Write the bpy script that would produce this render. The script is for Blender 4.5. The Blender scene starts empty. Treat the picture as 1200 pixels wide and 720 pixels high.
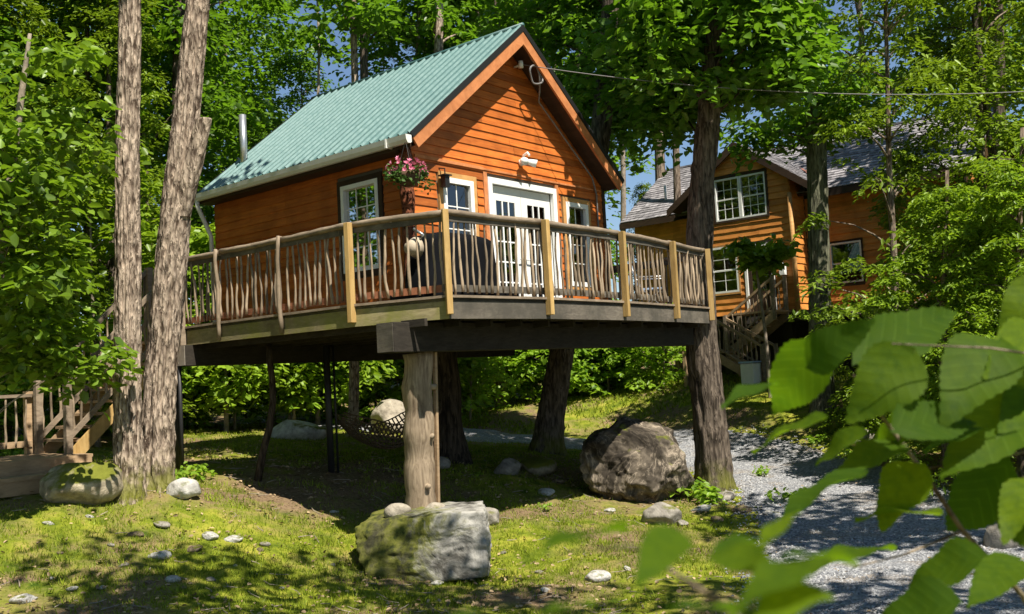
import bpy, math, random
import numpy as np
from mathutils import Vector, Matrix, noise as mnoise

# ------------------------------------------------------------------ camera, sky, sun
scene = bpy.context.scene
FPX, PITCH, ROLL, TH, EYE = 1143.0, 0.070, 0.0556, math.radians(50.3), 2.6
fw = np.array([0, math.cos(PITCH), math.sin(PITCH)])
u0 = np.array([0, -math.sin(PITCH), math.cos(PITCH)]); r0 = np.array([1.0, 0, 0])
rt = math.cos(ROLL)*r0 - math.sin(ROLL)*u0
up = math.cos(ROLL)*u0 + math.sin(ROLL)*r0
CAM = np.array([0, 0, EYE])
cd = bpy.data.cameras.new('camera'); cam = bpy.data.objects.new('camera', cd)
scene.collection.objects.link(cam)
m = Matrix.Identity(4)
for i in range(3):
    m[i][0], m[i][1], m[i][2], m[i][3] = rt[i], up[i], -fw[i], CAM[i]
cam.matrix_world = m
cd.sensor_width = 36.0; cd.lens = 36.0*FPX/1200.0
cd.clip_start = 0.05; cd.clip_end = 1500
cd.dof.use_dof = True; cd.dof.focus_distance = 15.5; cd.dof.aperture_fstop = 5.6
scene.camera = cam

SUN_EL = math.radians(57)
SUN_AZ = math.atan2(0.578, -0.816)          # compass-like: 0 = +Y, clockwise
sdir = Vector((math.sin(SUN_AZ)*math.cos(SUN_EL), math.cos(SUN_AZ)*math.cos(SUN_EL), math.sin(SUN_EL)))
w = bpy.data.worlds.new('World'); scene.world = w; w.use_nodes = True
nt = w.node_tree; nt.nodes.clear()
sky = nt.nodes.new('ShaderNodeTexSky'); sky.sky_type = 'NISHITA'; sky.sun_disc = False
sky.sun_elevation = SUN_EL; sky.sun_rotation = SUN_AZ; sky.air_density = 1.0; sky.dust_density = 0.1; sky.ozone_density = 3.0
bg = nt.nodes.new('ShaderNodeBackground'); bg.inputs[1].default_value = 0.065
wo = nt.nodes.new('ShaderNodeOutputWorld')
nt.links.new(sky.outputs[0], bg.inputs[0]); nt.links.new(bg.outputs[0], wo.inputs[0])
sl = bpy.data.lights.new('sun', 'SUN'); sl.energy = 5.0; sl.angle = math.radians(0.5); sl.color = (1.0, 0.93, 0.80)
sun = bpy.data.objects.new('sun', sl); scene.collection.objects.link(sun)
sun.rotation_euler = (-sdir).to_track_quat('-Z', 'Y').to_euler(); sun.location = (15, -12, 25)
vs = scene.view_settings
scene.display_settings.display_device = 'sRGB'
vs.view_transform = 'Standard'; vs.look = 'None'; vs.gamma = 1; vs.exposure = 0.9; vs.use_curve_mapping = False
cy = scene.cycles
cy.use_denoising = True; cy.max_bounces = 7; cy.diffuse_bounces = 3; cy.glossy_bounces = 3
cy.transmission_bounces = 4; cy.transparent_max_bounces = 8; cy.sample_clamp_indirect = 8
cy.caustics_reflective = False; cy.caustics_refractive = False

# ------------------------------------------------------------------ geometry helpers
rng = np.random.default_rng(7); random.seed(7)
Fv = np.array([math.cos(TH), math.sin(TH), 0]); Lv = np.array([-math.sin(TH), math.cos(TH), 0])
O = np.array([-1.473, 14.83, 0.0])
def ray(x, y): return fw + rt*(x-600)/FPX + up*(360-y)/FPX
def D(x, y, d):
    q = ray(x, y); return CAM + q*d/q[1]
def W(a, b, z): return O + a*Fv + b*Lv + np.array([0, 0, z])
def toc(P): return np.array([(P-O)@Fv, (P-O)@Lv, P[2]])

def _hash(ix, iy, iz, s):
    h = (ix*374761393 + iy*668265263 + iz*2147483647 + s*974711) & 0xffffffff
    h = ((h ^ (h >> 13))*1274126177) & 0xffffffff
    return ((h ^ (h >> 16)) & 0xffff)/65535.0
def vnoise(x, y, z=0.0, s=0):
    x, y, z = np.broadcast_arrays(np.asarray(x, float), np.asarray(y, float), np.asarray(z, float))
    ix, iy, iz = np.floor(x).astype(np.int64), np.floor(y).astype(np.int64), np.floor(z).astype(np.int64)
    fx, fy, fz = x-ix, y-iy, z-iz
    fx, fy, fz = fx*fx*(3-2*fx), fy*fy*(3-2*fy), fz*fz*(3-2*fz)
    def h(a, b, c): return _hash(ix+a, iy+b, iz+c, s)
    c00 = h(0,0,0)*(1-fx)+h(1,0,0)*fx; c10 = h(0,1,0)*(1-fx)+h(1,1,0)*fx
    c01 = h(0,0,1)*(1-fx)+h(1,0,1)*fx; c11 = h(0,1,1)*(1-fx)+h(1,1,1)*fx
    return ((c00*(1-fy)+c10*fy)*(1-fz)+(c01*(1-fy)+c11*fy)*fz)*2-1
def fbm(x, y, z=0.0, s=0, o=4):
    v = 0; a = 1.0
    for k in range(o):
        v = v + a*vnoise(np.asarray(x)*2**k, np.asarray(y)*2**k, np.asarray(z)*2**k, s+k); a *= 0.5
    return v

# terrain heights through measured contact points
CP = np.array([(-5.0,12.5,1.36),(-4.85,13.0,1.50),(-7.6,15.5,1.50),(-5.5,12.2,1.40),(-6.5,12.4,1.42),(-9,12,1.3),(-1.35,12.2,.10),(3.4,17.8,.36),(2.0,16,.30),(-1.4,18.5,1.12),
    (.6,21,.92),(2.0,26.5,.62),(5.4,21.5,.40),(4.5,13.5,-.02),(2.0,9.5,.12),(-2.5,9.5,.42),(-5.5,9.5,.75),(3.3,38,2.3),(9,29.5,2.1),(7.4,24,1.75),(10.4,21,1.15),
    (-4,15.2,1.2),(-3.2,16.5,1.25),(-5.5,22,1.45),(-9,25,1.7),(2.8,29.3,1.75),(5.5,28.3,2.0),(.5,29.3,1.5),(0,33,1.7),(-6,32,1.8),(0,0,1.05),(0,5,.7),(-6,4,1.1),(6,4,.45),(8,10,.2),(13,14,.7),
    (0,60,3.2),(-30,40,3.0),(30,40,4.0),(30,10,1.5),(-30,5,1.5),(60,100,6),(-60,100,6),(0,120,6),(-60,-15,1),(60,-15,1),(1,14,.28),(-3,13.2,.72),(6.5,17.5,.25),(12,29,2.2)])
def _rbf():
    n = len(CP); d = np.linalg.norm(CP[:,None,:2]-CP[None,:,:2], axis=2)
    A = np.zeros((n+3, n+3)); A[:n,:n] = d + np.eye(n)*-0.15
    A[:n,n] = 1; A[:n,n+1:] = CP[:,:2]; A[n:,:n] = A[:n,n:].T
    return np.linalg.solve(A, np.r_[CP[:,2], 0, 0, 0])
RW = _rbf()
def terrain(x, y):
    x = np.asarray(x, float); y = np.asarray(y, float); n = len(CP)
    v = RW[n] + RW[n+1]*x + RW[n+2]*y
    for i in range(n):
        v = v + RW[i]*np.sqrt((x-CP[i,0])**2+(y-CP[i,1])**2+0.4)
    return v + .05*fbm(x*.7, y*.7, 0, 3, 3) + .018*fbm(x*3.1, y*3.1, 0, 9, 3)
def on_ground(px, py):
    q = ray(px, py); d0 = 4.0
    for d in np.arange(4, 90, .05):
        P = CAM + q*d/q[1]
        if P[2] < terrain(P[0], P[1]): return P
    return CAM + q*60

MATS = {}
class MB:
    """collects shapes for ONE mesh object; off is subtracted (parent origin)"""
    def __init__(s, off=(0,0,0)):
        s.v = []; s.f = []; s.off = np.array(off, float)
    def add(s, vs, fs):
        b = len(s.v); s.v += [tuple(np.asarray(p, float)-s.off) for p in vs]; s.f += [tuple(i+b for i in f) for f in fs]
    def box(s, x0, x1, y0, y1, z0, z1):
        s.add([(x0,y0,z0),(x1,y0,z0),(x1,y1,z0),(x0,y1,z0),(x0,y0,z1),(x1,y0,z1),(x1,y1,z1),(x0,y1,z1)],
              [(0,3,2,1),(4,5,6,7),(0,1,5,4),(1,2,6,5),(2,3,7,6),(3,0,4,7)])
    def bar(s, p, q, wd, ht, upv=(0,0,1)):
        p = np.array(p, float); q = np.array(q, float); t = q-p; t /= np.linalg.norm(t)
        sd = np.cross(t, upv); sd /= np.linalg.norm(sd); n = np.cross(sd, t)
        c = [(-1,-1),(1,-1),(1,1),(-1,1)]
        s.add([e+sd*a*wd/2+n*b*ht/2 for e in (p,q) for a, b in c],
              [(0,1,2,3),(7,6,5,4),(0,4,5,1),(1,5,6,2),(2,6,7,3),(3,7,4,0)])
    def tube(s, pts, rad, n=8, cap=True):
        pts = [np.array(p, float) for p in pts]
        if not hasattr(rad, '__len__'): rad = [rad]*len(pts)
        vs = []; prev = None
        for i, p in enumerate(pts):
            t = pts[min(i+1,len(pts)-1)]-pts[max(i-1,0)]; t /= (np.linalg.norm(t)+1e-9)
            if prev is None:
                a = np.array([1.0,0,0]) if abs(t[0]) < .9 else np.array([0,1.0,0])
            else: a = prev
            sd = a - t*(a@t); sd /= np.linalg.norm(sd); prev = sd; n2 = np.cross(t, sd)
            for k in range(n):
                an = 2*math.pi*k/n; vs.append(p+(sd*math.cos(an)+n2*math.sin(an))*rad[i])
        fs = [(i*n+k, i*n+(k+1)%n, (i+1)*n+(k+1)%n, (i+1)*n+k) for i in range(len(pts)-1) for k in range(n)]
        if cap: fs += [tuple(range(n-1,-1,-1)), tuple((len(pts)-1)*n+k for k in range(n))]
        s.add(vs, fs)
    def poly(s, pts, th, nrm):
        nrm = np.array(nrm, float); n = len(pts); p = [np.array(q, float) for q in pts]
        s.add(p+[q+nrm*th for q in p], [tuple(range(n-1,-1,-1)), tuple(range(n,2*n))]+[(i,(i+1)%n,n+(i+1)%n,n+i) for i in range(n)])
    def mesh(s, name):
        me = bpy.data.meshes.new(name); me.from_pydata(s.v, [], s.f); me.update(); return me
    def build(s, name, mat, parent=None, smooth=False, bev=0.0):
        o = obj(name, s.mesh(name), mat, parent, smooth)
        if bev:
            b = o.modifiers.new('bevel', 'BEVEL'); b.width = bev; b.segments = 2; b.limit_method = 'ANGLE'
        return o
def obj(name, me, mat, parent=None, smooth=False, loc=None):
    if mat is not None and not me.materials: me.materials.append(MATS[mat])
    if smooth and len(me.polygons): me.polygons.foreach_set('use_smooth', [True]*len(me.polygons))
    o = bpy.data.objects.new(name, me); scene.collection.objects.link(o)
    if parent is not None: o.parent = parent
    if loc is not None: o.location = loc
    return o
def tag(o, label=None, cat=None, group=None, kind=None):
    for k, v in (('label',label),('category',cat),('group',group),('kind',kind)):
        if v: o[k] = v
    return o
def thing(name, label, cat, loc=(0,0,0), rotz=0.0, group=None):
    o = bpy.data.objects.new(name, None); scene.collection.objects.link(o)
    o.location = loc; o.rotation_euler = (0,0,rotz); o.empty_display_size = .2
    return tag(o, label, cat, group)
def copy_tree(o, parent=None):
    c = o.copy(); scene.collection.objects.link(c); c.parent = parent
    for ch in list(o.children): copy_tree(ch, c)
    return c
def npmesh(name, V, Fc):
    """V (n,3) float, Fc (m,k) int"""
    me = bpy.data.meshes.new(name); V = np.asarray(V, np.float32); Fc = np.asarray(Fc, np.int32); mm, k = Fc.shape
    me.vertices.add(len(V)); me.vertices.foreach_set('co', V.ravel())
    me.loops.add(mm*k); me.loops.foreach_set('vertex_index', Fc.ravel())
    me.polygons.add(mm); me.polygons.foreach_set('loop_start', np.arange(0, mm*k, k, dtype=np.int32))
    me.update(calc_edges=True); me.validate(); return me

# ------------------------------------------------------------------ materials
class N:
    def __init__(s, name):
        s.m = bpy.data.materials.new(name); s.m.use_nodes = True; s.t = s.m.node_tree; s.t.nodes.clear()
        s.out = s.t.nodes.new('ShaderNodeOutputMaterial'); MATS[name] = s.m
    def n(s, ty, **kw):
        x = s.t.nodes.new('ShaderNode'+ty)
        for k, v in kw.items(): setattr(x, k, v)
        return x
    def l(s, a, b): s.t.links.new(a, b)
    def coord(s, scale=(1,1,1), src='Object'):
        c = s.n('TexCoord'); mp = s.n('Mapping'); mp.inputs['Scale'].default_value = scale; s.l(c.outputs[src], mp.inputs[0]); return mp.outputs[0]
    def pos(s, scale=(1,1,1)):
        g = s.n('NewGeometry'); mp = s.n('Mapping'); mp.inputs['Scale'].default_value = scale; s.l(g.outputs['Position'], mp.inputs[0]); return mp.outputs[0]
    def noise(s, co, sc, det=4, rough=.55, dist=0.0):
        x = s.n('TexNoise'); x.inputs['Scale'].default_value = sc; x.inputs['Detail'].default_value = det
        x.inputs['Roughness'].default_value = rough; x.inputs['Distortion'].default_value = dist
        if co is not None: s.l(co, x.inputs['Vector'])
        return x.outputs[0]
    def ramp(s, fac, stops):
        r = s.n('ValToRGB'); e = r.color_ramp.elements
        while len(e) < len(stops): e.new(.5)
        for el, (p, c) in zip(e, stops):
            el.position = p; el.color = (c[0],c[1],c[2],1) if hasattr(c,'__len__') else (c,c,c,1)
        s.l(fac, r.inputs[0]); return r.outputs[0]
    def mix(s, fac, a, b, mode='MIX'):
        x = s.n('Mix', data_type='RGBA', blend_type=mode)
        for i, v in ((0,fac),(6,a),(7,b)):
            if hasattr(v,'is_linked'): s.l(v, x.inputs[i])
            elif i == 0: x.inputs[0].default_value = v
            else: x.inputs[i].default_value = (*v[:3],1)
        return x.outputs[2]
    def math(s, op, a, b=None):
        x = s.n('Math', operation=op)
        for i, v in ((0,a),(1,b)):
            if v is None: continue
            if hasattr(v,'is_linked'): s.l(v, x.inputs[i])
            else: x.inputs[i].default_value = v
        return x.outputs[0]
    def rand(s): return s.n('ObjectInfo').outputs['Random']
    def island(s): return s.n('NewGeometry').outputs['Random Per Island']
    def bsdf(s, col, rough=.7, spec=.3, bump=None, bs=.3, bd=.02, metal=0.0):
        b = s.n('BsdfPrincipled')
        for nm, v in (('Base Color',col),('Roughness',rough),('Specular IOR Level',spec),('Metallic',metal)):
            if hasattr(v,'is_linked'): s.l(v, b.inputs[nm])
            else: b.inputs[nm].default_value = (*v,1) if hasattr(v,'__len__') else v
        if bump is not None:
            bn = s.n('Bump'); bn.inputs['Strength'].default_value = bs; bn.inputs['Distance'].default_value = bd
            s.l(bump, bn.inputs['Height']); s.l(bn.outputs[0], b.inputs['Normal'])
        s.l(b.outputs[0], s.out.inputs[0]); return b

def wood(name, c1, c2, grain=(1,1,18), var=.5, rough=.65, stain=None, spec=.25):
    k = N(name); co = k.coord(grain); g = k.noise(co, 1.6, 6, .65, 1.2)
    col = k.ramp(g, [(.3,c1),(.72,c2)])
    r = k.rand(); v = k.math('MULTIPLY_ADD', r, var); k.t.nodes[-1].inputs[2].default_value = 1-var/2
    col = k.mix(1.0, col, k.mix(0.0, (1,1,1), (1,1,1)), 'MULTIPLY') if False else col
    hv = k.n('HueSaturation'); k.l(col, hv.inputs['Color']); k.l(v, hv.inputs['Value']); col = hv.outputs[0]
    blot = k.noise(k.coord((1,1,1)), 2.3, 5, .6)
    col = k.mix(k.ramp(blot, [(.45,0.0),(.75,.55)]), col, [c*.45 for c in c1])
    if stain:
        sn = k.noise(k.pos((1,1,1)), 1.7, 5, .65)
        col = k.mix(k.ramp(sn, [(.42,0.0),(.62,.85)]), col, stain)
    k.bsdf(col, rough, spec, g, .35, .008)
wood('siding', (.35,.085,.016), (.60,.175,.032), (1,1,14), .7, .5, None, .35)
wood('siding_side_shaded', (.30,.070,.013), (.52,.150,.026), (14,1,14), .45, .5, None, .35)  # same boards in a darker tone, the side wall's shade put into the colour
wood('pine_trim', (.45,.22,.07), (.62,.36,.14), (1,1,6), .3)
wood('fascia_wood', (.42,.15,.055), (.62,.25,.10), (3,3,3), .3)
wood('dark_trim', (.035,.022,.014), (.07,.04,.025), (1,1,6), .3)
wood('deck_rim', (.20,.165,.085), (.38,.32,.18), (3,3,12), .4, .8, (.20,.20,.045))
wood('rim_grey', (.10,.085,.07), (.20,.175,.14), (3,3,12), .4, .85, (.06,.055,.045))
wood('beam_shaded', (.022,.018,.014), (.05,.042,.033), (3,3,12), .3, .9)  # under-deck timber darkened, the deck's shade put into its colour
wood('beam_end_lit', (.22,.19,.16), (.33,.29,.25), (3,3,3), .3, .9)  # paler copy that paints light onto the rear beam's end face
wood('lumber', (.36,.22,.075), (.54,.37,.15), (9,9,1), .45)
wood('branch_wood', (.16,.12,.08), (.44,.34,.24), (8,8,2), .9, .75)
wood('rail_wood', (.16,.12,.085), (.33,.26,.19), (3,3,9), .3, .8)
wood('red_board', (.22,.085,.045), (.34,.14,.075), (3,3,9), .3)
wood('step_wood', (.28,.19,.11), (.44,.31,.19), (3,3,9), .4)
wood('house_siding', (.48,.175,.038), (.74,.31,.075), (9,1,14), .45, .55)
wood('log_wood', (.10,.068,.042), (.42,.33,.23), (10,10,1.2), .2, .75)

def plain(name, col, rough=.5, spec=.4, metal=0.0, nz=.12, sc=9.0):
    k = N(name); g = k.noise(k.coord(), sc, 5, .6)
    k.bsdf(k.mix(g, [c*(1-nz) for c in col], [min(1,c*(1+nz)) for c in col]), rough, spec, g, .1, .004, metal)
plain('white_paint', (.80,.80,.78), .45)
plain('door_white', (.70,.70,.68), .5)
plain('gutter_white', (.66,.66,.63), .4)
plain('black_trim', (.012,.012,.013), .5)
plain('black_fabric', (.005,.0055,.007), .9, .08, 0, .4)
plain('dark_metal', (.02,.02,.022), .5)
plain('cable', (.16,.15,.15), .5)
plain('black_cable', (.02,.02,.02), .5)
plain('cream', (.42,.35,.26), .8)
plain('steel', (.55,.56,.58), .3, .5, .8)
plain('interior', (.10,.085,.07), .9)
plain('curtain', (.30,.32,.25), .9)
plain('pot', (.10,.06,.035), .9)
plain('rope', (.10,.07,.045), .9)
plain('blue_cloth', (.32,.42,.60), .8)
plain('white_cloth', (.75,.76,.74), .8)
plain('red_flash', (.36,.15,.11), .6)
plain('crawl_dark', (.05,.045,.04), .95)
k = N('roof_metal'); co = k.coord(); g = k.noise(co, 1.3, 6, .65); g2 = k.noise(k.coord((1,1,1)), 14, 4, .6)
col = k.mix(k.ramp(g, [(.35,0.0),(.7,1.0)]), (.036,.095,.095), (.068,.148,.145))
col = k.mix(k.ramp(g2, [(.52,0.0),(.75,.4)]), col, (.10,.19,.185))
col = k.mix(k.ramp(k.noise(co, 3.2, 5, .7, .6), [(.60,0.0),(.72,.75)]), col, (.03,.08,.072))
k.bsdf(col, k.ramp(g2, [(.3,.34),(.8,.6)]), .45, g2, .08, .004)
k = N('roof_rib_highlight'); g2 = k.noise(k.coord(), 11, 4, .6); k.bsdf(k.ramp(g2, [(.3,(.12,.215,.21)),(.7,(.20,.305,.298))]), .4, .5)  # ribs coloured lighter than the panels to imitate sun highlights
k = N('glass'); fr = k.n('Fresnel'); fr.inputs[0].default_value = 1.5
fac = k.math('ADD', k.math('MULTIPLY', fr.outputs[0], 1.2), .10); gl = k.n('BsdfGlossy'); gl.inputs['Roughness'].default_value = .02
tr = k.n('BsdfTransparent'); tr.inputs[0].default_value = (.72,.76,.74,1); mx = k.n('MixShader')
k.l(fac, mx.inputs[0]); k.l(tr.outputs[0], mx.inputs[1]); k.l(gl.outputs[0], mx.inputs[2]); k.l(mx.outputs[0], k.out.inputs[0])

def bark(name, c1, c2, c3=None, vs=(7,7,1.6), moss=0.0, bs=.9):
    k = N(name); co = k.coord(vs); v = k.n('TexVoronoi', feature='F1', distance='EUCLIDEAN'); v.inputs['Scale'].default_value = 2.2; 
    nn = k.noise(co, 2.0, 5, .6, 1.5); wv = k.n('VectorMath', operation='ADD'); k.l(co, wv.inputs[0])
    sc = k.n('VectorMath', operation='SCALE'); sc.inputs['Scale'].default_value = .9; cn = k.n('CombineXYZ')
    for i in range(3): k.l(nn, cn.inputs[i])
    k.l(cn.outputs[0], sc.inputs[0]); k.l(sc.outputs[0], wv.inputs[1]); k.l(wv.outputs[0], v.inputs['Vector'])
    h = k.math('SUBTRACT', nn, k.math('MULTIPLY', v.outputs['Distance'], .55))
    col = k.ramp(h, [(-0.05 if False else 0.02,c1),(.42,c2)])
    if c3: col = k.mix(k.ramp(k.noise(k.coord(), 1.4, 4, .6), [(.45,0.0),(.65,.8)]), col, c3)
    if moss:
        g = k.n('NewGeometry'); sp = k.n('SeparateXYZ'); k.l(k.coord(), sp.inputs[0])
        low = k.ramp(sp.outputs[2], [(0.0,1.0),(.55,0.0)])
        mk = k.math('MULTIPLY', low, k.ramp(k.noise(k.coord(), 4, 4, .6), [(.4,0.0),(.55,1.0)]))
        col = k.mix(k.math('MULTIPLY', mk, moss), col, (.16,.17,.02))
    k.bsdf(col, .9, .1, h, bs, .03)
bark('bark_light', (.075,.052,.038), (.50,.40,.315), None, (9,9,3.0), .9)
bark('bark_dark', (.035,.027,.021), (.17,.135,.105), None, (8,8,1.5), .7)
bark('bark_plain', (.018,.014,.011), (.085,.066,.05), None, (8,8,1.5), .0)
bark('bark_mid', (.07,.05,.038), (.30,.235,.18), None, (8,8,1.5), .8)
bark('bark_green', (.05,.05,.035), (.19,.19,.13), None, (8,8,1.4), .0)
bark('bark_red', (.05,.02,.012), (.24,.085,.045), None, (5,5,5), .0)
bark('bark_smooth', (.20,.165,.13), (.36,.30,.24), None, (3,3,3), .0, .3)

def leafmat(name, ca, cb, trans, tmix=.45, gloss=.3):
    k = N(name); r = k.island(); col = k.ramp(r, [(0.0,ca),(.75,cb),(1.0,[min(1,c*1.35) for c in cb])])
    cn = k.noise(k.pos(), .75, 3, .6); col = k.mix(k.ramp(cn, [(.42,0.0),(.66,.55)]), col, [min(1,c*1.7) for c in cb])
    o2 = k.rand(); hv = k.n('HueSaturation'); hv.inputs['Saturation'].default_value = 1.0; k.l(col, hv.inputs['Color'])
    vv = k.math('MULTIPLY_ADD', o2, .4); k.t.nodes[-1].inputs[2].default_value = .8; k.l(vv, hv.inputs['Value'])
    b = k.n('BsdfPrincipled'); k.l(hv.outputs[0], b.inputs['Base Color']); b.inputs['Roughness'].default_value = .42; b.inputs['Specular IOR Level'].default_value = gloss
    t = k.n('BsdfTranslucent'); tc = k.mix(r, [c*.7 for c in trans], trans); k.l(tc, t.inputs[0])
    mx = k.n('MixShader'); mx.inputs[0].default_value = tmix; k.l(b.outputs[0], mx.inputs[1]); k.l(t.outputs[0], mx.inputs[2]); k.l(mx.outputs[0], k.out.inputs[0])
leafmat('leaf_forest', (.035,.085,.008), (.105,.200,.018), (.20,.40,.015), .45, .4)
leafmat('leaf_bright', (.075,.14,.012), (.19,.29,.022), (.30,.46,.018), .45, .4)
leafmat('leaf_mid', (.045,.095,.010), (.15,.24,.020), (.24,.40,.016), .42, .5)
leafmat('leaf_hemlock', (.05,.095,.010), (.16,.235,.020), (.24,.36,.015), .4, .35)
leafmat('leaf_under', (.07,.15,.016), (.22,.34,.035), (.34,.56,.025), .48)
leafmat('leaf_petunia', (.03,.075,.015), (.07,.14,.03), (.1,.2,.03), .3)
leafmat('petal_pink', (.55,.08,.18), (.80,.25,.38), (.7,.2,.3), .3)
leafmat('grass_blade', (.055,.095,.010), (.20,.25,.020), (.20,.24,.015), .3, .1)
leafmat('leaf_litter', (.10,.065,.035), (.34,.25,.15), (.1,.06,.03), .1, .1)
# big near leaves: veins as fine colour and relief
k = N('leaf_big'); r = k.rand(); col = k.ramp(r, [(0.0,(.04,.085,.007)),(.6,(.07,.125,.007)),(1.0,(.115,.18,.009))])
uv = k.coord((1,1,1)); sp = k.n('SeparateXYZ'); k.l(uv, sp.inputs[0])
ay = k.math('ABSOLUTE', sp.outputs[1]); vein = k.math('SINE', k.math('MULTIPLY', k.math('SUBTRACT', sp.outputs[0], k.math('MULTIPLY', ay, .8)), 46.0))
vm = k.ramp(vein, [(.93,0.0),(1.0,.22)]); col2 = k.mix(vm, col, (.16,.27,.05)); col2 = k.mix(k.ramp(k.noise(uv, 7, 5, .65), [(.45,0.0),(.72,.6)]), col2, (.03,.075,.010)); col2 = k.mix(k.ramp(k.noise(uv, 21, 3, .6), [(.70,0.0),(.74,.8)]), col2, (.12,.10,.03))
b = k.n('BsdfPrincipled'); k.l(col2, b.inputs['Base Color']); b.inputs['Roughness'].default_value = .6; b.inputs['Specular IOR Level'].default_value = .12
bn = k.n('Bump'); bn.inputs['Strength'].default_value = .06; bn.inputs['Distance'].default_value = .003; k.l(vein, bn.inputs['Height']); k.l(bn.outputs[0], b.inputs['Normal'])
t = k.n('BsdfTranslucent'); tcol = k.mix(1.0, col2, (2.3,2.2,.6), 'MULTIPLY'); k.l(tcol, t.inputs[0]); mx = k.n('MixShader'); mx.inputs[0].default_value = .58
k.l(b.outputs[0], mx.inputs[1]); k.l(t.outputs[0], mx.inputs[2]); k.l(mx.outputs[0], k.out.inputs[0])

def rockmat(name, ca, cb, moss=.5, mcol=(.11,.12,.018), mscale=2.2, dark=.5, streak=False):
    k = N(name); co = k.coord(); n1 = k.noise(co, 2.2, 8, .65, .8); n2 = k.noise(co, 9, 6, .65)
    col = k.ramp(n1, [(.32,ca),(.68,cb)]); col = k.mix(k.ramp(n2, [(.45,0.0),(.7,.6)]), col, [c*dark for c in ca])
    if streak:
        st = k.noise(k.coord((1,1,.6)), 1.9, 7, .6, 2.6); col = k.mix(k.ramp(st, [(.49,0.0),(.53,.75),(.57,0.0)]), col, [min(1,c*1.5) for c in cb])
        col = k.mix(k.ramp(k.noise(co, .9, 4, .6, .5), [(.42,.8),(.56,0.0)]), col, [c*.4 for c in ca])
    if moss:
        g = k.n('NewGeometry'); s2 = k.n('SeparateXYZ'); k.l(g.outputs['Normal'], s2.inputs[0])
        mf = k.math('ADD', k.math('MULTIPLY', s2.outputs[2], .28), k.noise(co, mscale, 5, .6))
        mf = k.ramp(mf, [(.80-.35*moss,0.0),(.92-.35*moss,1.0)])
        col = k.mix(mf, col, k.mix(n2, [c*.5 for c in mcol], [c*1.5 for c in mcol]))
    k.bsdf(col, .9, .15, k.math('ADD', n1, k.math('MULTIPLY', n2, .5)), .7, .05)
rockmat('rock_brown', (.035,.026,.018), (.33,.255,.175), .2, dark=.3)
rockmat('rock_boulder', (.026,.021,.016), (.26,.215,.165), .12, dark=.3, streak=True)
rockmat('rock_tan', (.22,.19,.15), (.46,.41,.33), .1)
rockmat('rock_white', (.28,.27,.25), (.62,.60,.56), .1)
rockmat('rock_grey', (.15,.135,.115), (.40,.37,.32), .15)
rockmat('rock_moss', (.16,.13,.09), (.52,.45,.33), .62, (.13,.14,.02))
# block under the post: mossy on one side, pale on the other
k = N('rock_block'); co = k.coord(); n1 = k.noise(co, 2.2, 8, .65, .8); n2 = k.noise(co, 8, 6, .65)
pale = k.ramp(n1, [(.3,(.11,.105,.095)),(.65,(.40,.385,.35))]); mos = k.ramp(n2, [(.35,(.03,.04,.010)),(.65,(.20,.20,.035))])
sp = k.n('SeparateXYZ'); k.l(co, sp.inputs[0]); mf = k.math('ADD', k.math('MULTIPLY', k.math('ADD', sp.outputs[0], -.22), -.85), k.math('SUBTRACT', k.math('MULTIPLY', k.noise(co, 2.2, 8, .72, 1.0), 2.2), .62))
mf = k.ramp(mf, [(.36,0.0),(.74,1.0)]); col = k.mix(mf, pale, mos); col = k.mix(k.ramp(n1, [(.36,.85),(.50,0.0)]), col, (.03,.028,.022)); col = k.mix(k.ramp(n2, [(.5,0.0),(.68,.6)]), col, (.07,.065,.055))
k.bsdf(col, .9, .15, k.math('ADD', n1, k.math('MULTIPLY', n2, .5)), .7, .05)

# mossy ground
k = N('ground_moss'); p = k.pos(); n1 = k.noise(p, .42, 6, .62, .4); n2 = k.noise(p, 2.6, 6, .65); n3 = k.noise(p, 19, 5, .65); n4 = k.noise(p, .9, 4, .6)
moss = k.ramp(n2, [(.30,(.045,.08,.008)),(.50,(.19,.22,.020)),(.70,(.38,.34,.06))])
dirt = k.ramp(n3, [(.30,(.095,.062,.036)),(.65,(.27,.19,.115))])
col = k.mix(k.ramp(k.math('ADD', n1, k.math('MULTIPLY', n2, .25)), [(.57,0.0),(.71,1.0)]), moss, dirt)
col = k.mix(k.ramp(n3, [(.56,0.0),(.72,.6)]), col, (.055,.060,.014))
col = k.mix(k.ramp(k.noise(p, 46, 3, .6), [(.66,0.0),(.74,.7)]), col, (.36,.29,.19))
k.bsdf(col, .95, .08, k.math('ADD', n2, n3), .8, .05)
k = N('gravel'); p = k.pos(); v = k.n('TexVoronoi'); v.inputs['Scale'].default_value = 34; k.l(p, v.inputs['Vector']); n1 = k.noise(p, 1.3, 5, .6)
sepc = k.n('SeparateColor'); k.l(v.outputs['Color'], sepc.inputs[0]); col = k.ramp(sepc.outputs[0], [(0.0,(.13,.135,.15)),(.6,(.25,.255,.27)),(1.0,(.38,.38,.39))])
col = k.mix(k.ramp(n1, [(.52,0.0),(.72,.75)]), col, (.25,.20,.145)); k.bsdf(col, .95, .15, v.outputs['Distance'], .8, .03)
k = N('gravel_stone'); col = k.ramp(k.island(), [(0.0,(.12,.125,.14)),(.6,(.25,.255,.27)),(1.0,(.44,.44,.44))]); k.bsdf(col, .9, .15)
k = N('shingle'); r = k.island(); n1 = k.noise(k.coord(), 5, 5, .65); col = k.ramp(n1, [(.3,(.10,.095,.105)),(.7,(.33,.315,.33))])
hv = k.n('HueSaturation'); k.l(col, hv.inputs['Color']); vv = k.math('MULTIPLY_ADD', r, .6); k.t.nodes[-1].inputs[2].default_value = .7; k.l(vv, hv.inputs['Value'])
k.bsdf(hv.outputs[0], .85, .2, n1, .3, .01)

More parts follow.
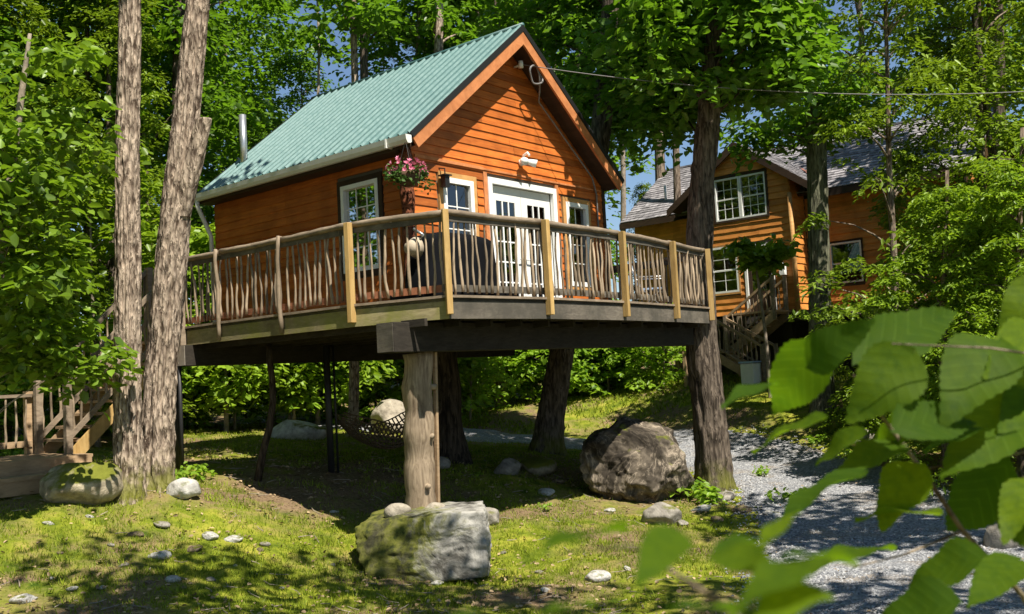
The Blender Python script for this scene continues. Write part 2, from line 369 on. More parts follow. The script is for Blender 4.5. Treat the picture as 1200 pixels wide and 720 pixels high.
# ------------------------------------------------------------------ ground and driveway
def axis(a, b, c, d, fine, coarse):
    lo = np.linspace(a, b, coarse, endpoint=False); mid = np.arange(b, c, fine); hi = np.linspace(c, d, coarse)
    return np.r_[lo, mid, hi]
xs = axis(-90, -12, 14, 90, .11, 26); ys = axis(-25, 7.5, 32, 160, .11, 34)
X, Y = np.meshgrid(xs, ys); Z = terrain(X, Y)
near = (np.abs(X) < 13) & (Y < 33) & (Y > 7)
Z = Z + np.where(near, .022*fbm(X*7.3, Y*7.3, 0, 21, 3), 0)
nx = len(xs); ny = len(ys); ii = np.arange(nx*ny).reshape(ny, nx)
Q = np.stack([ii[:-1,:-1], ii[:-1,1:], ii[1:,1:], ii[1:,:-1]], -1).reshape(-1, 4)
ground = obj('ground', npmesh('ground', np.stack([X,Y,Z],-1).reshape(-1,3), Q), 'ground_moss', None, True)
tag(ground, 'mossy woodland ground with patches of bare earth', kind='structure')

path = np.array([(4.6,5.5),(4.7,8.5),(5.0,11.5),(5.3,14.5),(5.6,18.0),(4.9,21.5),(3.0,24.3),(.4,25.6),(-2.2,26.4),(-6,27.5)])
hw = np.array([2.9,2.8,2.6,2.2,1.95,1.8,1.7,1.5,1.3,1.1])
tt = np.linspace(0, len(path)-1, 170); px_ = np.interp(tt, range(len(path)), path[:,0]); py_ = np.interp(tt, range(len(path)), path[:,1])
for _ in range(12):
    px_[1:-1] = (px_[:-2]+px_[1:-1]*2+px_[2:])/4; py_[1:-1] = (py_[:-2]+py_[1:-1]*2+py_[2:])/4
hh = np.interp(tt, range(len(path)), hw); tx, ty = np.gradient(px_), np.gradient(py_); tl = np.hypot(tx, ty); nxx, nyy = ty/tl, -tx/tl
cols = np.linspace(-1, 1, 31); V = []
for j, c in enumerate(cols):
    e = hh*(1+.16*fbm(tt*.55, 0*tt+(5 if c>0 else 9), 0, 31, 3)); xx = px_+nxx*e*c; yy = py_+nyy*e*c
    V.append(np.stack([xx, yy, terrain(xx, yy)+.045-.10*abs(c)**6+.012*fbm(xx*3, yy*3, 0, 5, 2)], -1))
V = np.stack(V, 1); ii = np.arange(V.shape[0]*V.shape[1]).reshape(V.shape[:2])
Q = np.stack([ii[:-1,:-1], ii[:-1,1:], ii[1:,1:], ii[1:,:-1]], -1).reshape(-1, 4)
drive = obj('driveway', npmesh('driveway', V.reshape(-1,3), Q), 'gravel', None, True)
tag(drive, 'grey gravel driveway curving behind the tree house', kind='structure')
def drive_dist(x, y):
    x = np.asarray(x)[...,None]; y = np.asarray(y)[...,None]; d = np.hypot(x-px_, y-py_); i = d.argmin(-1)
    return np.take_along_axis(d, i[...,None], -1)[...,0]-hh[i]

# ------------------------------------------------------------------ wall helpers
def holes(u0, u1, z0, z1, ops):
    """cells of a wall rectangle left when the openings are cut out"""
    us = sorted({u0,u1,*[o[0] for o in ops],*[o[1] for o in ops]}); zs = sorted({z0,z1,*[o[2] for o in ops],*[o[3] for o in ops]})
    for a, b in zip(us, us[1:]):
        for c, d in zip(zs, zs[1:]):
            if not any(o[0] <= (a+b)/2 <= o[1] and o[2] <= (c+d)/2 <= o[3] for o in ops): yield a, b, c, d
def siding(parent, mp, left, right, z0, z1, rh, ops, mat, off, live=0.0, t0=.012, t1=.032, seed=0):
    """boards one by one; left(z)/right(z) give the ends, mp(u, t, z) -> local point"""
    R = random.Random(seed); z = z0; first = None; cnt = 0
    while z < z1-.02:
        zt = min(z+rh, z1); segs = [[(left(z),left(zt)),(right(z),right(zt))]]
        for o in ops:
            if min(o[3],zt)-max(o[2],z) > rh*.45:
                ns = []
                for a, b in segs:
                    if o[1] <= a[0] or o[0] >= b[0]: ns.append([a,b]); continue
                    if o[0]-a[0] > .03: ns.append([a,(o[0],o[0])])
                    if b[0]-o[1] > .03: ns.append([(o[1],o[1]),b])
                segs = ns
        # long runs are made of two lengths of board
        out = []
        for a, b in segs:
            if b[0]-a[0] > 2.6 and R.random() < .6:
                c = a[0]+(b[0]-a[0])*R.uniform(.3,.7)
                if a[1] < c < b[1]: out += [[a,(c-.002,c-.002)],[(c+.002,c+.002),b]]; continue
            out.append([a,b])
        for a, b in out:
            if b[0]-a[0] < .04: continue
            n = max(1, int((b[0]-a[0])/.22)) if live else 1
            mb = MB(off); vs = []; tt0 = t1+R.uniform(-.003,.004); s0 = R.uniform(0,99)
            for i in range(n+1):
                k = i/n; ub = a[0]+(b[0]-a[0])*k; ut = a[1]+(b[1]-a[1])*k
                dz = live*(mnoise.noise((ub*1.9+s0, z, 0))+.5*mnoise.noise((ub*5+s0, z, 3))) if live else 0
                zb = z-.012+dz
                vs += [mp(ub,tt0,zb), mp(ub,0,zb), mp(ut,0,zt-.001), mp(ut,t0,zt-.001)]
            fs = []
            for i in range(n):
                q = i*4; fs += [(q+j, q+4+j, q+4+(j+1)%4, q+(j+1)%4) for j in range(4)]
            fs += [(3,2,1,0), (n*4,n*4+1,n*4+2,n*4+3)]
            mb.add(vs, fs); mb.build('plank', mat, parent); cnt += 1
        z = zt
def window(thing_, mp, u0, u1, z0, z1, nu, nz, off, frame='white_paint', fw_=.055, proud=.05, sash=None, name='window'):
    """frame part with muntins, panes as sub-parts"""
    def bx(mb, a, b, c, d, t0, t1):
        mb.add([mp(a,t0,c),mp(b,t0,c),mp(b,t1,c),mp(a,t1,c),mp(a,t0,d),mp(b,t0,d),mp(b,t1,d),mp(a,t1,d)],
               [(0,3,2,1),(4,5,6,7),(0,1,5,4),(1,2,6,5),(2,3,7,6),(3,0,4,7)])
    fr = MB(off)
    bx(fr,u0,u0+fw_,z0,z1,-.06,proud); bx(fr,u1-fw_,u1,z0,z1,-.06,proud); bx(fr,u0+fw_,u1-fw_,z1-fw_,z1,-.06,proud-.002); bx(fr,u0+fw_,u1-fw_,z0,z0+fw_,-.06,proud-.002)
    a0, a1, b0, b1 = u0+fw_, u1-fw_, z0+fw_, z1-fw_
    if sash: bx(fr, a0, a1, sash-.022, sash+.022, -.03, .012)
    f = fr.build(name, frame, thing_)
    for i in range(1, nu):
        u = a0+(a1-a0)*i/nu; mb = MB(off); bx(mb, u-.009, u+.009, b0, b1, -.022, -.004); mb.build('muntin', frame, f)
    for j in range(1, nz):
        z = b0+(b1-b0)*j/nz; mb = MB(off); bx(mb, a0, a1, z-.009, z+.009, -.021, -.005); mb.build('muntin', frame, f)
    for i in range(nu):
        for j in range(nz):
            mb = MB(off); ua, ub = a0+(a1-a0)*i/nu, a0+(a1-a0)*(i+1)/nu; za, zb = b0+(b1-b0)*j/nz, b0+(b1-b0)*(j+1)/nz
            mb.add([mp(ua,-.012,za),mp(ub,-.012,za),mp(ub,-.012,zb),mp(ua,-.012,zb)], [(0,1,2,3)]); mb.build('pane', 'glass', f)
    return f
def mbox(mb, mp, a, b, c, d, t0, t1):
    mb.add([mp(a,t0,c),mp(b,t0,c),mp(b,t1,c),mp(a,t1,c),mp(a,t0,d),mp(b,t0,d),mp(b,t1,d),mp(a,t1,d)],
           [(0,3,2,1),(4,5,6,7),(0,1,5,4),(1,2,6,5),(2,3,7,6),(3,0,4,7)])
def casing(thing_, mp, u0, u1, z0, z1, wd, mat, off, t=.046, name='casing', sill=True):
    mb = MB(off); mbox(mb,mp,u0-wd,u0-.001,z0-wd,z1+wd,0,t); mbox(mb,mp,u1+.001,u1+wd,z0-wd,z1+wd,0,t)
    mbox(mb,mp,u0,u1,z1+.001,z1+wd,0,t-.002)
    if sill: mbox(mb,mp,u0,u1,z0-wd,z0-.001,0,t-.002)
    return mb.build(name, mat, thing_)

# ------------------------------------------------------------------ the tree house cabin (local x along the gable wall, y along the side wall)
ZD = 3.60; CW, CL = 5.25, 5.19; RX, ZR, ZE, OE, OF, OB = 2.51, 8.60, 6.29, .31, .42, .10
SL = (ZR-ZE)/(RX+OE); OFF = (0, 0, ZD)
cabin = thing('tree_house', 'orange wooden tree house cabin with green metal roof raised above the clearing', 'cabin', tuple(W(0,0,ZD)), TH)
mf = lambda u, t, z: (u, -t, z)            # front wall: outward is -y
ms = lambda u, t, z: (-t, u, z)            # left wall: outward is -x
zroof = lambda x: ZR-SL*abs(x-RX)
ops_f = [(1.80,3.69,ZD,5.95),(.68,1.45,4.16,5.84),(3.95,4.69,4.16,5.77)]
wt = zroof(CW)-.12
mb = MB(OFF)
for a, b, c, d in holes(0, CW, ZD-.24, wt, ops_f): mb.box(a, b, 0, .12, c, d)
mb.poly([(0,0,wt),(CW,0,wt),(RX,0,ZR-.1),(0,0,zroof(0)-.1)], .12, (0,1,0))
fwall = mb.build('gable_wall', 'interior', cabin)
slope_l = lambda z: max(0.0, RX-(ZR-.1-z)/SL)
slope_r = lambda z: min(CW, RX+(ZR-.1-z)/SL)
cops_f = [(a-.10,b+.10,c-.10 if c > ZD+.1 else c-.5,d+.10) for a, b, c, d in ops_f]
siding(fwall, mf, slope_l, slope_r, ZD+.02, ZR-.12, .142, cops_f, 'siding', OFF, .004, seed=1)
side_top = zroof(0)-.06
ops_s = [(.65,1.58,4.38,5.85)]
mb = MB(OFF)
for a, b, c, d in holes(.121, CL, ZD-.24, side_top, ops_s): mb.box(0, .12, a, b, c, d)
swall = mb.build('side_wall', 'interior', cabin)
siding(swall, ms, lambda z: .02, lambda z: CL, ZD-.02, side_top, .142, [(a-.09,b+.09,c-.09,d+.09) for a,b,c,d in ops_s], 'siding_side_shaded', OFF, .004, seed=2)
mb = MB(OFF); mb.box(CW-.12, CW, .121, CL, ZD-.24, zroof(CW)-.08); mb.build('far_side_wall', 'siding_side_shaded', cabin)
mb = MB(OFF); mb.box(.121, CW-.121, CL-.12, CL, ZD-.24, wt-.01); mb.poly([(0.0,CL-.12,wt),(CW,CL-.12,wt),(RX,CL-.12,ZR-.1),(0,CL-.12,zroof(0)-.1)], .12, (0,1,0)); mb.build('back_wall', 'siding', cabin)
mb = MB(OFF); mb.box(.125, CW-.125, .125, CL-.125, ZD-.02, ZD+.03); mb.build('floor', 'interior', cabin)
# corner log and trims
mb = MB(OFF); pts = [(-.06+.012*math.sin(i*1.7), -.01+.012*math.cos(i*2.3), ZD+.02+i*(wt-ZD-.05)/14) for i in range(15)]
mb.tube(pts, [.105+.015*math.sin(i*2.1) for i in range(15)], 10); mb.build('corner_log', 'bark_red', cabin, True)
mb = MB(OFF); mb.box(CW-.06, CW+.035, -.036, .06, ZD, zroof(CW)-.2); mb.build('corner_board', 'dark_trim', cabin)
# windows and doors
for (u0,u1,z0,z1) in ops_f[1:]:
    window(cabin, mf, u0+.02, u1-.02, z0+.02, z1-.02, 2, 4, OFF, fw_=.085, proud=.055)
    casing(cabin, mf, u0+.02, u1-.02, z0+.02, z1-.02, .085, 'pine_trim', OFF, .045)
window(cabin, ms, .67, 1.56, 4.40, 5.83, 3, 4, OFF, fw_=.07, proud=.05, sash=5.1)
casing(cabin, ms, .67, 1.56, 4.40, 5.83, .09, 'dark_trim', OFF, .042)
mb = MB(OFF); 
for i in range(14):
    mb.box(.21+.01*(i%2), .235+.01*(i%2), 1.24+i*.022, 1.262+i*.022, 4.2, 5.9)
mb.build('curtain', 'curtain', cabin)
u0, u1, z0, z1 = ops_f[0]
mb = MB(OFF); mbox(mb,mf,u0,u0+.10,z0,z1,-.02,.055); mbox(mb,mf,u1-.10,u1,z0,z1,-.02,.055); mbox(mb,mf,u0+.10,u1-.10,z1-.10,z1,-.02,.053)
mbox(mb,mf,u0+.10,u1-.10,z0,z0+.05,-.08,.04)
mb.build('door_frame', 'white_paint', cabin)
for ua_, ub_ in ((u0-.09,u0-.001),(u1+.001,u1+.09)):
    mbt = MB(OFF); mbox(mbt,mf,ua_,ub_,z0,z1+.09,0,.034); mbt.build('door_trim', 'fascia_wood', cabin)
mid = (u0+u1)/2
for s, (a, b) in enumerate(((u0+.105,mid-.004),(mid+.004,u1-.105))):
    dm = MB(OFF); st = .17; zt0, zt1 = z0+.24, z1-.36; d0, d1 = -.075, -.035
    mbox(dm,mf,a,a+st,z0+.052,z1-.105,d0,d1); mbox(dm,mf,b-st,b,z0+.052,z1-.105,d0,d1)
    mbox(dm,mf,a+st,b-st,zt1,z1-.105,d0,d1); mbox(dm,mf,a+st,b-st,z0+.052,zt0,d0,d1)
    dr = dm.build('door', 'door_white', cabin)
    nu, nz = 3, 5; A, B = a+st, b-st
    for i in range(1,nu):
        q = MB(OFF); u = A+(B-A)*i/nu; mbox(q,mf,u-.014,u+.014,zt0,zt1,-.06,-.034); q.build('muntin','white_paint',dr)
    for j in range(1,nz):
        q = MB(OFF); z = zt0+(zt1-zt0)*j/nz; mbox(q,mf,A,B,z-.012,z+.012,-.059,-.036); q.build('muntin','white_paint',dr)
    for i in range(nu):
        for j in range(nz):
            q = MB(OFF); ua,ub = A+(B-A)*i/nu, A+(B-A)*(i+1)/nu; za,zb = zt0+(zt1-zt0)*j/nz, zt0+(zt1-zt0)*(j+1)/nz
            q.add([mf(ua,-.05,za),mf(ub,-.05,za),mf(ub,-.05,zb),mf(ua,-.05,zb)],[(0,1,2,3)]); q.build('pane','glass',dr)
    q = MB(OFF); uh = b-.06 if s == 0 else a+.06
    q.tube([mf(uh,-.04,z0+1.0),mf(uh,.02,z0+1.0)],.012,8); q.tube([mf(uh,.02,z0+1.0),mf(uh+(.10 if s else -.10),.025,z0+1.0)],.011,8); q.build('handle','steel',dr,True)
# horizontal band board above the openings
mb = MB(OFF); mbox(mb,mf,.10,1.70,6.05,6.10,0,.052); mbox(mb,mf,1.70,CW-.1,6.055,6.085,0,.05); mb.build('band_board','fascia_wood',cabin)
# roof: one panel at a time with a raised rib
TH_R = .022; ln = math.hypot(RX+OE, ZR-ZE); sx, sz = (RX+OE)/ln, (ZR-ZE)/ln; nrm = np.array([-sz, 0, sx])
y0, y1 = -OF, CL+OB; NP = 27; pw = (y1-y0)/NP
deckm = MB(OFF); deckm.poly([(-OE+.02,y0+.03,ZE-.035),(RX,y0+.03,ZR-.035),(RX,y1-.03,ZR-.035),(-OE+.02,y1-.03,ZE-.035)], .03, nrm)
deckm.poly([(RX,y0+.03,ZR-.034),(CW+.13,y0+.03,zroof(CW+.13)-.034),(CW+.13,y1-.03,zroof(CW+.13)-.034),(RX,y1-.03,ZR-.034)], .03, (sz,0,sx))
roof = deckm.build('roof', 'dark_trim', cabin)
def rib_panel(x_lo, z_lo, nv, yy0, yy1):
    q = MB(OFF); A = np.array([x_lo,0,z_lo]); B = np.array([RX,0,ZR]); nv = np.array(nv)
    prof = [(0,0),(.012,.032),(.032,.032),(.044,0),((yy1-yy0)*.62,.002),((yy1-yy0)*.66,.008),((yy1-yy0)*.70,.002),(yy1-yy0,0)]
    vs = []
    for E in (A,B):
        for dy, h in prof: vs.append(E+np.array([0,yy0+dy,0])+nv*(h+TH_R))
    for E in (A,B):
        for dy, h in prof: vs.append(E+np.array([0,yy0+dy,0])+nv*(h+TH_R-.006))
    n = len(prof); fs = [(i,i+1,n+i+1,n+i) for i in range(n-1)]+[(2*n+i,3*n+i,3*n+i+1,2*n+i+1) for i in range(n-1)]+[(i,2*n+i,2*n+i+1,i+1) for i in range(n-1)]
    q.add(vs, fs); return q
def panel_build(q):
    o = q.build('roof_panel', 'roof_metal', roof); o.data.materials.append(MATS['roof_rib_highlight'])
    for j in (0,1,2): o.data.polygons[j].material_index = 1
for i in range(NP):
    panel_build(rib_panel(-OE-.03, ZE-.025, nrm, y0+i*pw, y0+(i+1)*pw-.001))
XR = CW+.15; 
for i in range(NP):
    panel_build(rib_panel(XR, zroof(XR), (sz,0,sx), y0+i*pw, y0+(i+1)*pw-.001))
mb = MB(OFF); mb.tube([(RX,y0-.01,ZR+.03),(RX,y1+.01,ZR+.03)], .045, 8); mb.build('ridge_cap','roof_metal',roof,True)
for sgn, xe in ((-1,-OE-.02),(1,XR)):
    A = np.array([xe,0,zroof(xe)]); B = np.array([RX,0,ZR]); nv = np.array([sgn*sz,0,sx])
    for yy, nm in ((y0,'rake_board'),(y1-.04,'rake_board')):
        q = MB(OFF); q.poly([A+(0,yy,0)-nv*.24, A+(0,yy,0)-nv*.065, B+(0,yy,0)-np.array([0,0,.065/sx]), B+(0,yy,0)-np.array([0,0,.24/sx])], .04, (0,1,0)); q.build(nm,'fascia_wood',roof)
        q = MB(OFF); q.poly([A+(0,yy-.012,0)-nv*.062, A+(0,yy-.012,0)+nv*.03, B+(0,yy-.012,0)+np.array([0,0,.03/sx]), B+(0,yy-.012,0)-np.array([0,0,.062/sx])], .05, (0,1,0)); q.build('drip_edge','black_trim',roof)
    q = MB(OFF); q.poly([A+(0,y0+.042,0)-nv*.20, B+(0,y0+.042,0)-np.array([0,0,.20/sx]), B+(0,-.04,0)-np.array([0,0,.20/sx]), A+(0,-.04,0)-nv*.20], .02, nv); q.build('soffit','dark_trim',roof)
q = MB(OFF); q.box(-OE+.02, -.036, .02, y1-.05, ZE-.20, ZE-.17); q.build('eave_soffit','dark_trim',roof)
q = MB(OFF); q.box(-OE-.005, -OE+.02, y0+.045, y1-.05, ZE-.20, ZE-.04); q.build('eave_fascia','dark_trim',roof)
# gutter: trough profile along the eave, brackets, end caps
q = MB(OFF); prof = [(0,0),(0,-.105),(-.03,-.125),(-.085,-.125),(-.115,-.075),(-.125,0),(-.118,0),(-.108,-.07),(-.08,-.115),(-.03,-.115),(-.008,-.10),(-.008,0)]
ga, gb = y0+.0, y1+.02; gx, gz = -OE-.008, ZE-.035; n = len(prof)
q.add([(gx+a,yy,gz+b) for yy in (ga,gb) for a,b in prof], [(i,(i+1)%n,n+(i+1)%n,n+i) for i in range(n)]+[(0,1,2,3,4,5),tuple(n+i for i in (5,4,3,2,1,0))])
gut = q.build('gutter','gutter_white',cabin)
q = MB(OFF); q.box(gx-.135, gx-.002, ga+.42, ga+.45, gz-.135, gz+.005); q.build('gutter_joint','gutter_white',gut)
q = MB(OFF); q.tube([(gx-.06,gb-.12,gz-.12),(gx-.06,gb-.12,gz-.22),(-.10,gb-.10,gz-.75),(-.08,gb-.10,ZD+.1)], .042, 8); q.build('downspout','gutter_white',gut,True)
# stove pipe through the roof
pb = np.array([.38,4.77,6.82]); q = MB(OFF); q.tube([pb-(0,0,.15),pb+(0,0,.98)], .068, 14); pipe = q.build('stove_pipe','steel',cabin,True)
q = MB(OFF); q.tube([pb+(0,0,-.09),pb+(0,0,.01),pb+(0,0,.05)], [.17,.14,.075], 14); q.build('flashing','roof_metal',pipe,True)
# flood light, lantern, cables
lz = 6.33; q = MB(OFF); q.tube([(2.72,-.03,lz-.02),(2.72,-.075,lz-.02)], .06, 14); q.tube([(2.72,-.06,lz),(2.72,-.12,lz+.10),(2.72,-.20,lz+.13),(2.72,-.24,lz+.07)], .022, 8); fl = q.build('flood_light','white_paint',cabin,True)
for sx_ in (-.09,.11):
    q = MB(OFF); q.tube([(2.72,-.10,lz-.01),(2.72+sx_,-.16,lz-.02),(2.72+sx_*1.6,-.25,lz-.055)], [.03,.055,.07], 12); q.build('lamp_head','white_paint',fl,True)
q = MB(OFF); q.box(.60,.70,-.20,-.10,5.62,5.80); q.poly([(.57,-.23,5.80),(.73,-.23,5.80),(.73,-.07,5.80),(.57,-.07,5.80)], .02, (0,0,1)); q.tube([(.65,-.15,5.82),(.65,-.15,5.92),(.65,-.02,5.95)], .012, 6); q.build('lantern','black_trim',cabin)
la = [(2.78,-.05,8.10),(2.80,-.30,8.15),(2.88,-.36,7.98)]
loop = [(2.88+.16*math.sin(a)+.03*math.cos(3*a), -.36+.02*math.sin(2*a), 7.84+.17*math.cos(a)) for a in np.linspace(0, 4*math.pi, 34)]
cable_end = [(2.98,-.36,7.86),(3.05,-.30,7.65)]+[(3.05+(4.75-3.05)*t, -.13, 7.60-(7.60-6.28)*t) for t in (.1,.35,.6,.85,1)]+[(4.95,-.07,6.0),(4.98,-.05,5.4),(4.98,-.05,ZD+.9)]
q = MB(OFF); q.tube([(2.66,-.38,8.20),(2.78,-.36,8.10)]+loop+cable_end, .017, 7); q.build('power_cable','cable',cabin,True)
q = MB(OFF); q.tube([(2.70,-.02,8.02),(2.70,-.18,8.02)], .02, 8); q.tube([(2.70,-.18,7.97),(2.70,-.18,8.09)], .045, 10); q.build('insulator','white_paint',cabin,True)
# service wire to a pole beyond the driveway
A = W(2.70,-.19,8.03); B = D(1330,98,17.0); pts = []
for t in np.linspace(0,1,26): pts.append(A+(B-A)*t-np.array([0,0,.35*4*t*(1-t)]))
q = MB(A); q.tube(pts, .008, 6); wire = q.build('service_wire','cable',None,True); wire.location = A
tag(wire, 'thin power wire strung from the cabin gable peak across the trees', 'wire')

# ------------------------------------------------------------------ the deck
deck = thing('deck', 'raised wooden deck with crooked branch railing wrapped round the cabin', 'deck', tuple(W(0,0,ZD)), TH)
OL = [(-2.10,3.25),(-2.15,1.90),(-2.13,.45),(-2.10,-1.0),(-1.75,-2.36),(0.0,-2.54),(1.97,-2.48),(3.77,-2.30),(5.35,-2.09),(6.15,-.6),(6.2,2.4)]
OL = [np.array(p) for p in OL]; RZ = ZD+1.11
fl_ = MB(OFF); fl_.poly([(p[0],p[1],ZD-.04) for p in OL]+[(6.2,3.25,ZD-.04)], .038, (0,0,1)); fl_.build('deck_floor','rim_grey',deck)
fl_ = MB(OFF); fl_.poly([(-2.0,3.2,ZD-.235),(-2.0,-.95,ZD-.235),(-1.66,-2.25,ZD-.235),(3.7,-2.2,ZD-.235),(5.28,-2.0,ZD-.235),(6.05,-.6,ZD-.235),(6.1,5.2,ZD-.235),(0,5.2,ZD-.235)][:7]+[(0,5.2,ZD-.235),(0,3.2,ZD-.235)], .02, (0,0,1)); fl_.build('underside','beam_shaded',deck)
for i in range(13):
    x = -1.9+i*.62; q = MB(OFF); q.box(x-.025, x+.025, -2.1 if x < 5 else -1.2, 5.1 if x > 0 else 3.1, ZD-.33, ZD-.237); q.build('joist','beam_shaded',deck)
cen = np.array([1.8,1.5])
def outw(a, b):
    t = (b-a)/np.linalg.norm(b-a); n = np.array([t[1],-t[0]]); 
    return t, (n if n@((a+b)/2-cen) > 0 else -n)
for i in range(len(OL)-1):
    a, b = OL[i], OL[i+1]; t, n = outw(a,b); rm = 'deck_rim' if i < 4 else 'rim_grey'
    q = MB(OFF); q.add([(*(a-n*.045+t*.0),ZD-.26),(*(b-n*.045),ZD-.26),(*b,ZD-.26),(*a,ZD-.26),(*(a-n*.045),ZD-.005),(*(b-n*.045),ZD-.005),(*b,ZD-.005),(*a,ZD-.005)],
       [(0,1,2,3),(7,6,5,4),(0,4,5,1),(1,5,6,2),(2,6,7,3),(3,7,4,0)]); q.build('rim_board', rm, deck)
    q = MB(OFF); q.add([(*(a-n*.10),ZD),(*(b-n*.10),ZD),(*(b+n*.035),ZD),(*(a+n*.035),ZD),(*(a-n*.10),ZD+.032),(*(b-n*.10),ZD+.032),(*(b+n*.035),ZD+.032),(*(a+n*.035),ZD+.032)],
       [(0,1,2,3),(7,6,5,4),(0,4,5,1),(1,5,6,2),(2,6,7,3),(3,7,4,0)]); q.build('edge_board', 'rail_wood', deck)
rail = MB(OFF)
for i in range(len(OL)-1):
    a, b = OL[i], OL[i+1]; t, n = outw(a,b); a2 = a-n*.03; b2 = b-n*.03
    pts = []
    for k in np.linspace(0,1,8):
        p = a2+(b2-a2)*k; pts.append((p[0]+.006*math.sin(k*9+i), p[1], RZ-.04+.008*math.sin(k*5+i*2)))
    rail.tube(pts, [.042+.004*math.sin(k*3+i) for k in range(8)], 8)
railing = rail.build('railing','rail_wood',deck,True)
for i in range(len(OL)-1):
    a, b = OL[i], OL[i+1]; t, n = outw(a,b); q = MB(OFF)
    q.bar((*(a-n*.10),ZD+.13),(*(b-n*.10),ZD+.13),.035,.09); q.build('bottom_rail','red_board' if i < 4 else 'rim_grey',railing)
    q = MB(OFF); q.bar((*(a-n*.055),RZ-.11),(*(b-n*.055),RZ-.11),.035,.075); q.build('upper_rail','rim_grey',railing)
# balusters: crooked peeled branches
BV = []
for v in range(12):
    q = MB(); R = random.Random(v); a1, a2, p1, p2 = R.uniform(.004,.016), R.uniform(.003,.009), R.uniform(0,6), R.uniform(0,6)
    pts = [(a1*math.sin(k*.55+p1)+a2*math.sin(k*1.3+p2), a1*math.cos(k*.5+p2), k/9) for k in range(10)]
    q.tube(pts, [.0165*R.uniform(.8,1.2)*(1.15-.035*k) for k in range(10)], 6); me = q.mesh('baluster'); me.materials.append(MATS['branch_wood'])
    me.polygons.foreach_set('use_smooth', [True]*len(me.polygons)); BV.append(me)
R = random.Random(5); bi = 0
for i in range(len(OL)-1):
    a, b = OL[i], OL[i+1]; t, n = outw(a,b); L_ = np.linalg.norm(b-a); k = .06
    while k < L_-.04:
        p = a+t*k-n*.075; o = obj('baluster', BV[R.randrange(12)], None, railing); o.location = (p[0], p[1], ZD+.06-ZD+R.uniform(-.02,.04)); 
        o.scale = (R.uniform(.8,1.35),R.uniform(.8,1.3),RZ-.07-ZD-.06); o.rotation_euler = (R.uniform(-.02,.02),R.uniform(-.03,.03),R.uniform(0,6.28)); bi += 1
        k += R.uniform(.085,.135) if i < 8 else .15
# posts
for i, p in enumerate(OL):
    if i in (0,): continue
    a = OL[max(i-1,0)]; b = OL[min(i+1,len(OL)-1)]; t, n = outw(a,b); c = p+n*.045
    if i in (1,2):
        q = MB(OFF); q.tube([(c[0]+.012*math.sin(k*1.4+i), c[1]+.02*math.sin(k*.9+i*2), ZD-.24+k*(RZ-ZD+.24)/8) for k in range(9)], [.034-.001*k for k in range(9)], 8); q.build('branch_post','branch_wood',railing,True)
    else:
        q = MB(OFF); q.bar((*c,ZD-.21),(*c,RZ-.02),.095,.075,(t[0],t[1],0)); q.build('post','lumber',railing,False,.006)
# beams and supports
q = MB(OFF); q.box(-2.2, 5.2, -1.83, -1.52, 2.965, ZD-.262); bm = q.build('beam','beam_shaded',deck,False,.008)
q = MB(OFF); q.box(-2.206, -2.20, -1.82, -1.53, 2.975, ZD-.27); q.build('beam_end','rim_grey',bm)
q = MB(OFF); q.box(-2.25, 5.6, 2.72, 3.05, 3.02, ZD-.262); bm = q.build('beam','beam_shaded',deck,False,.008)
q = MB(OFF); q.box(-2.258, -2.25, 2.73, 3.04, 3.03, ZD-.27); q.build('beam_end','beam_end_lit',bm)
zg = .80
q = MB(OFF); ringp = []; rp = []
c0 = toc(D(492,590,12.75)); c1 = toc(D(489,412,12.75))
for k in range(25):
    t_ = k/24; c = c0+(c1-c0)*t_; ringp.append((c[0]+.012*math.sin(k*.9), c[1]+.012*math.cos(k*.7), zg+(2.96-zg)*t_)); rp.append(.20+.009*math.sin(k*1.1)+.006*math.sin(k*2.7)-.01*t_)
q.tube(ringp, rp, 18); lp = q.build('log_post','log_wood',deck,True)
for s in range(3):
    q = MB(OFF); k = 5+s*7; q.tube([ringp[k],(ringp[k][0]-.06+.1*s,ringp[k][1]-.225,ringp[k][2])], [.05,.035], 8); q.build('knot','log_wood',lp,True)
q = MB(OFF); q.bar((c0[0]+.16,c0[1]-.16,zg+.03),(c1[0]+.16,c1[1]-.16,2.96),.05,.04,(1,0,0)); q.build('lit_log_strip','step_wood',lp)  # thin pale strip added to stand in for the sunlit streak on the log
def gz_(P): return float(terrain(P[0],P[1]))
for (xa,ya,xb,yb,d,r) in ((388,420,388,545,16.2,.055),(395,420,396,545,16.3,.02),(207,425,208,548,15.2,.05),(213,425,214,552,15.0,.03)):
    P = D(xb,yb,d); c = toc(P); z_ = gz_(P)-.1; q = MB(OFF); q.tube([(c[0],c[1],z_),(c[0],c[1],3.3)], r, 10); q.build('support_pole','dark_metal',deck,True)
pts = []
for (x,y) in ((300,552),(308,530),(316,500),(320,470),(319,445),(316,424),(315,405)): 
    P = D(x,y,15.0); pts.append(toc(P))
pts[0][2] = gz_(D(300,552,15.0))-.08
q = MB(OFF); q.tube(pts, [.062,.058,.055,.052,.05,.047,.045], 9); q.build('curved_branch_brace','bark_plain',deck,True)
P = D(527,532,18.4); c = toc(P); z_ = gz_(P); q = MB(OFF); pts = []; rr = []
for k in range(14):
    t_ = k/13; pts.append((c[0]+.03*math.sin(k), c[1], z_-.15+(3.34-z_+.15)*t_)); rr.append(.27+.22*math.exp(-t_*7)-.02*t_)
q.tube(pts, rr, 14); q.build('trunk_support','bark_plain',deck,True)

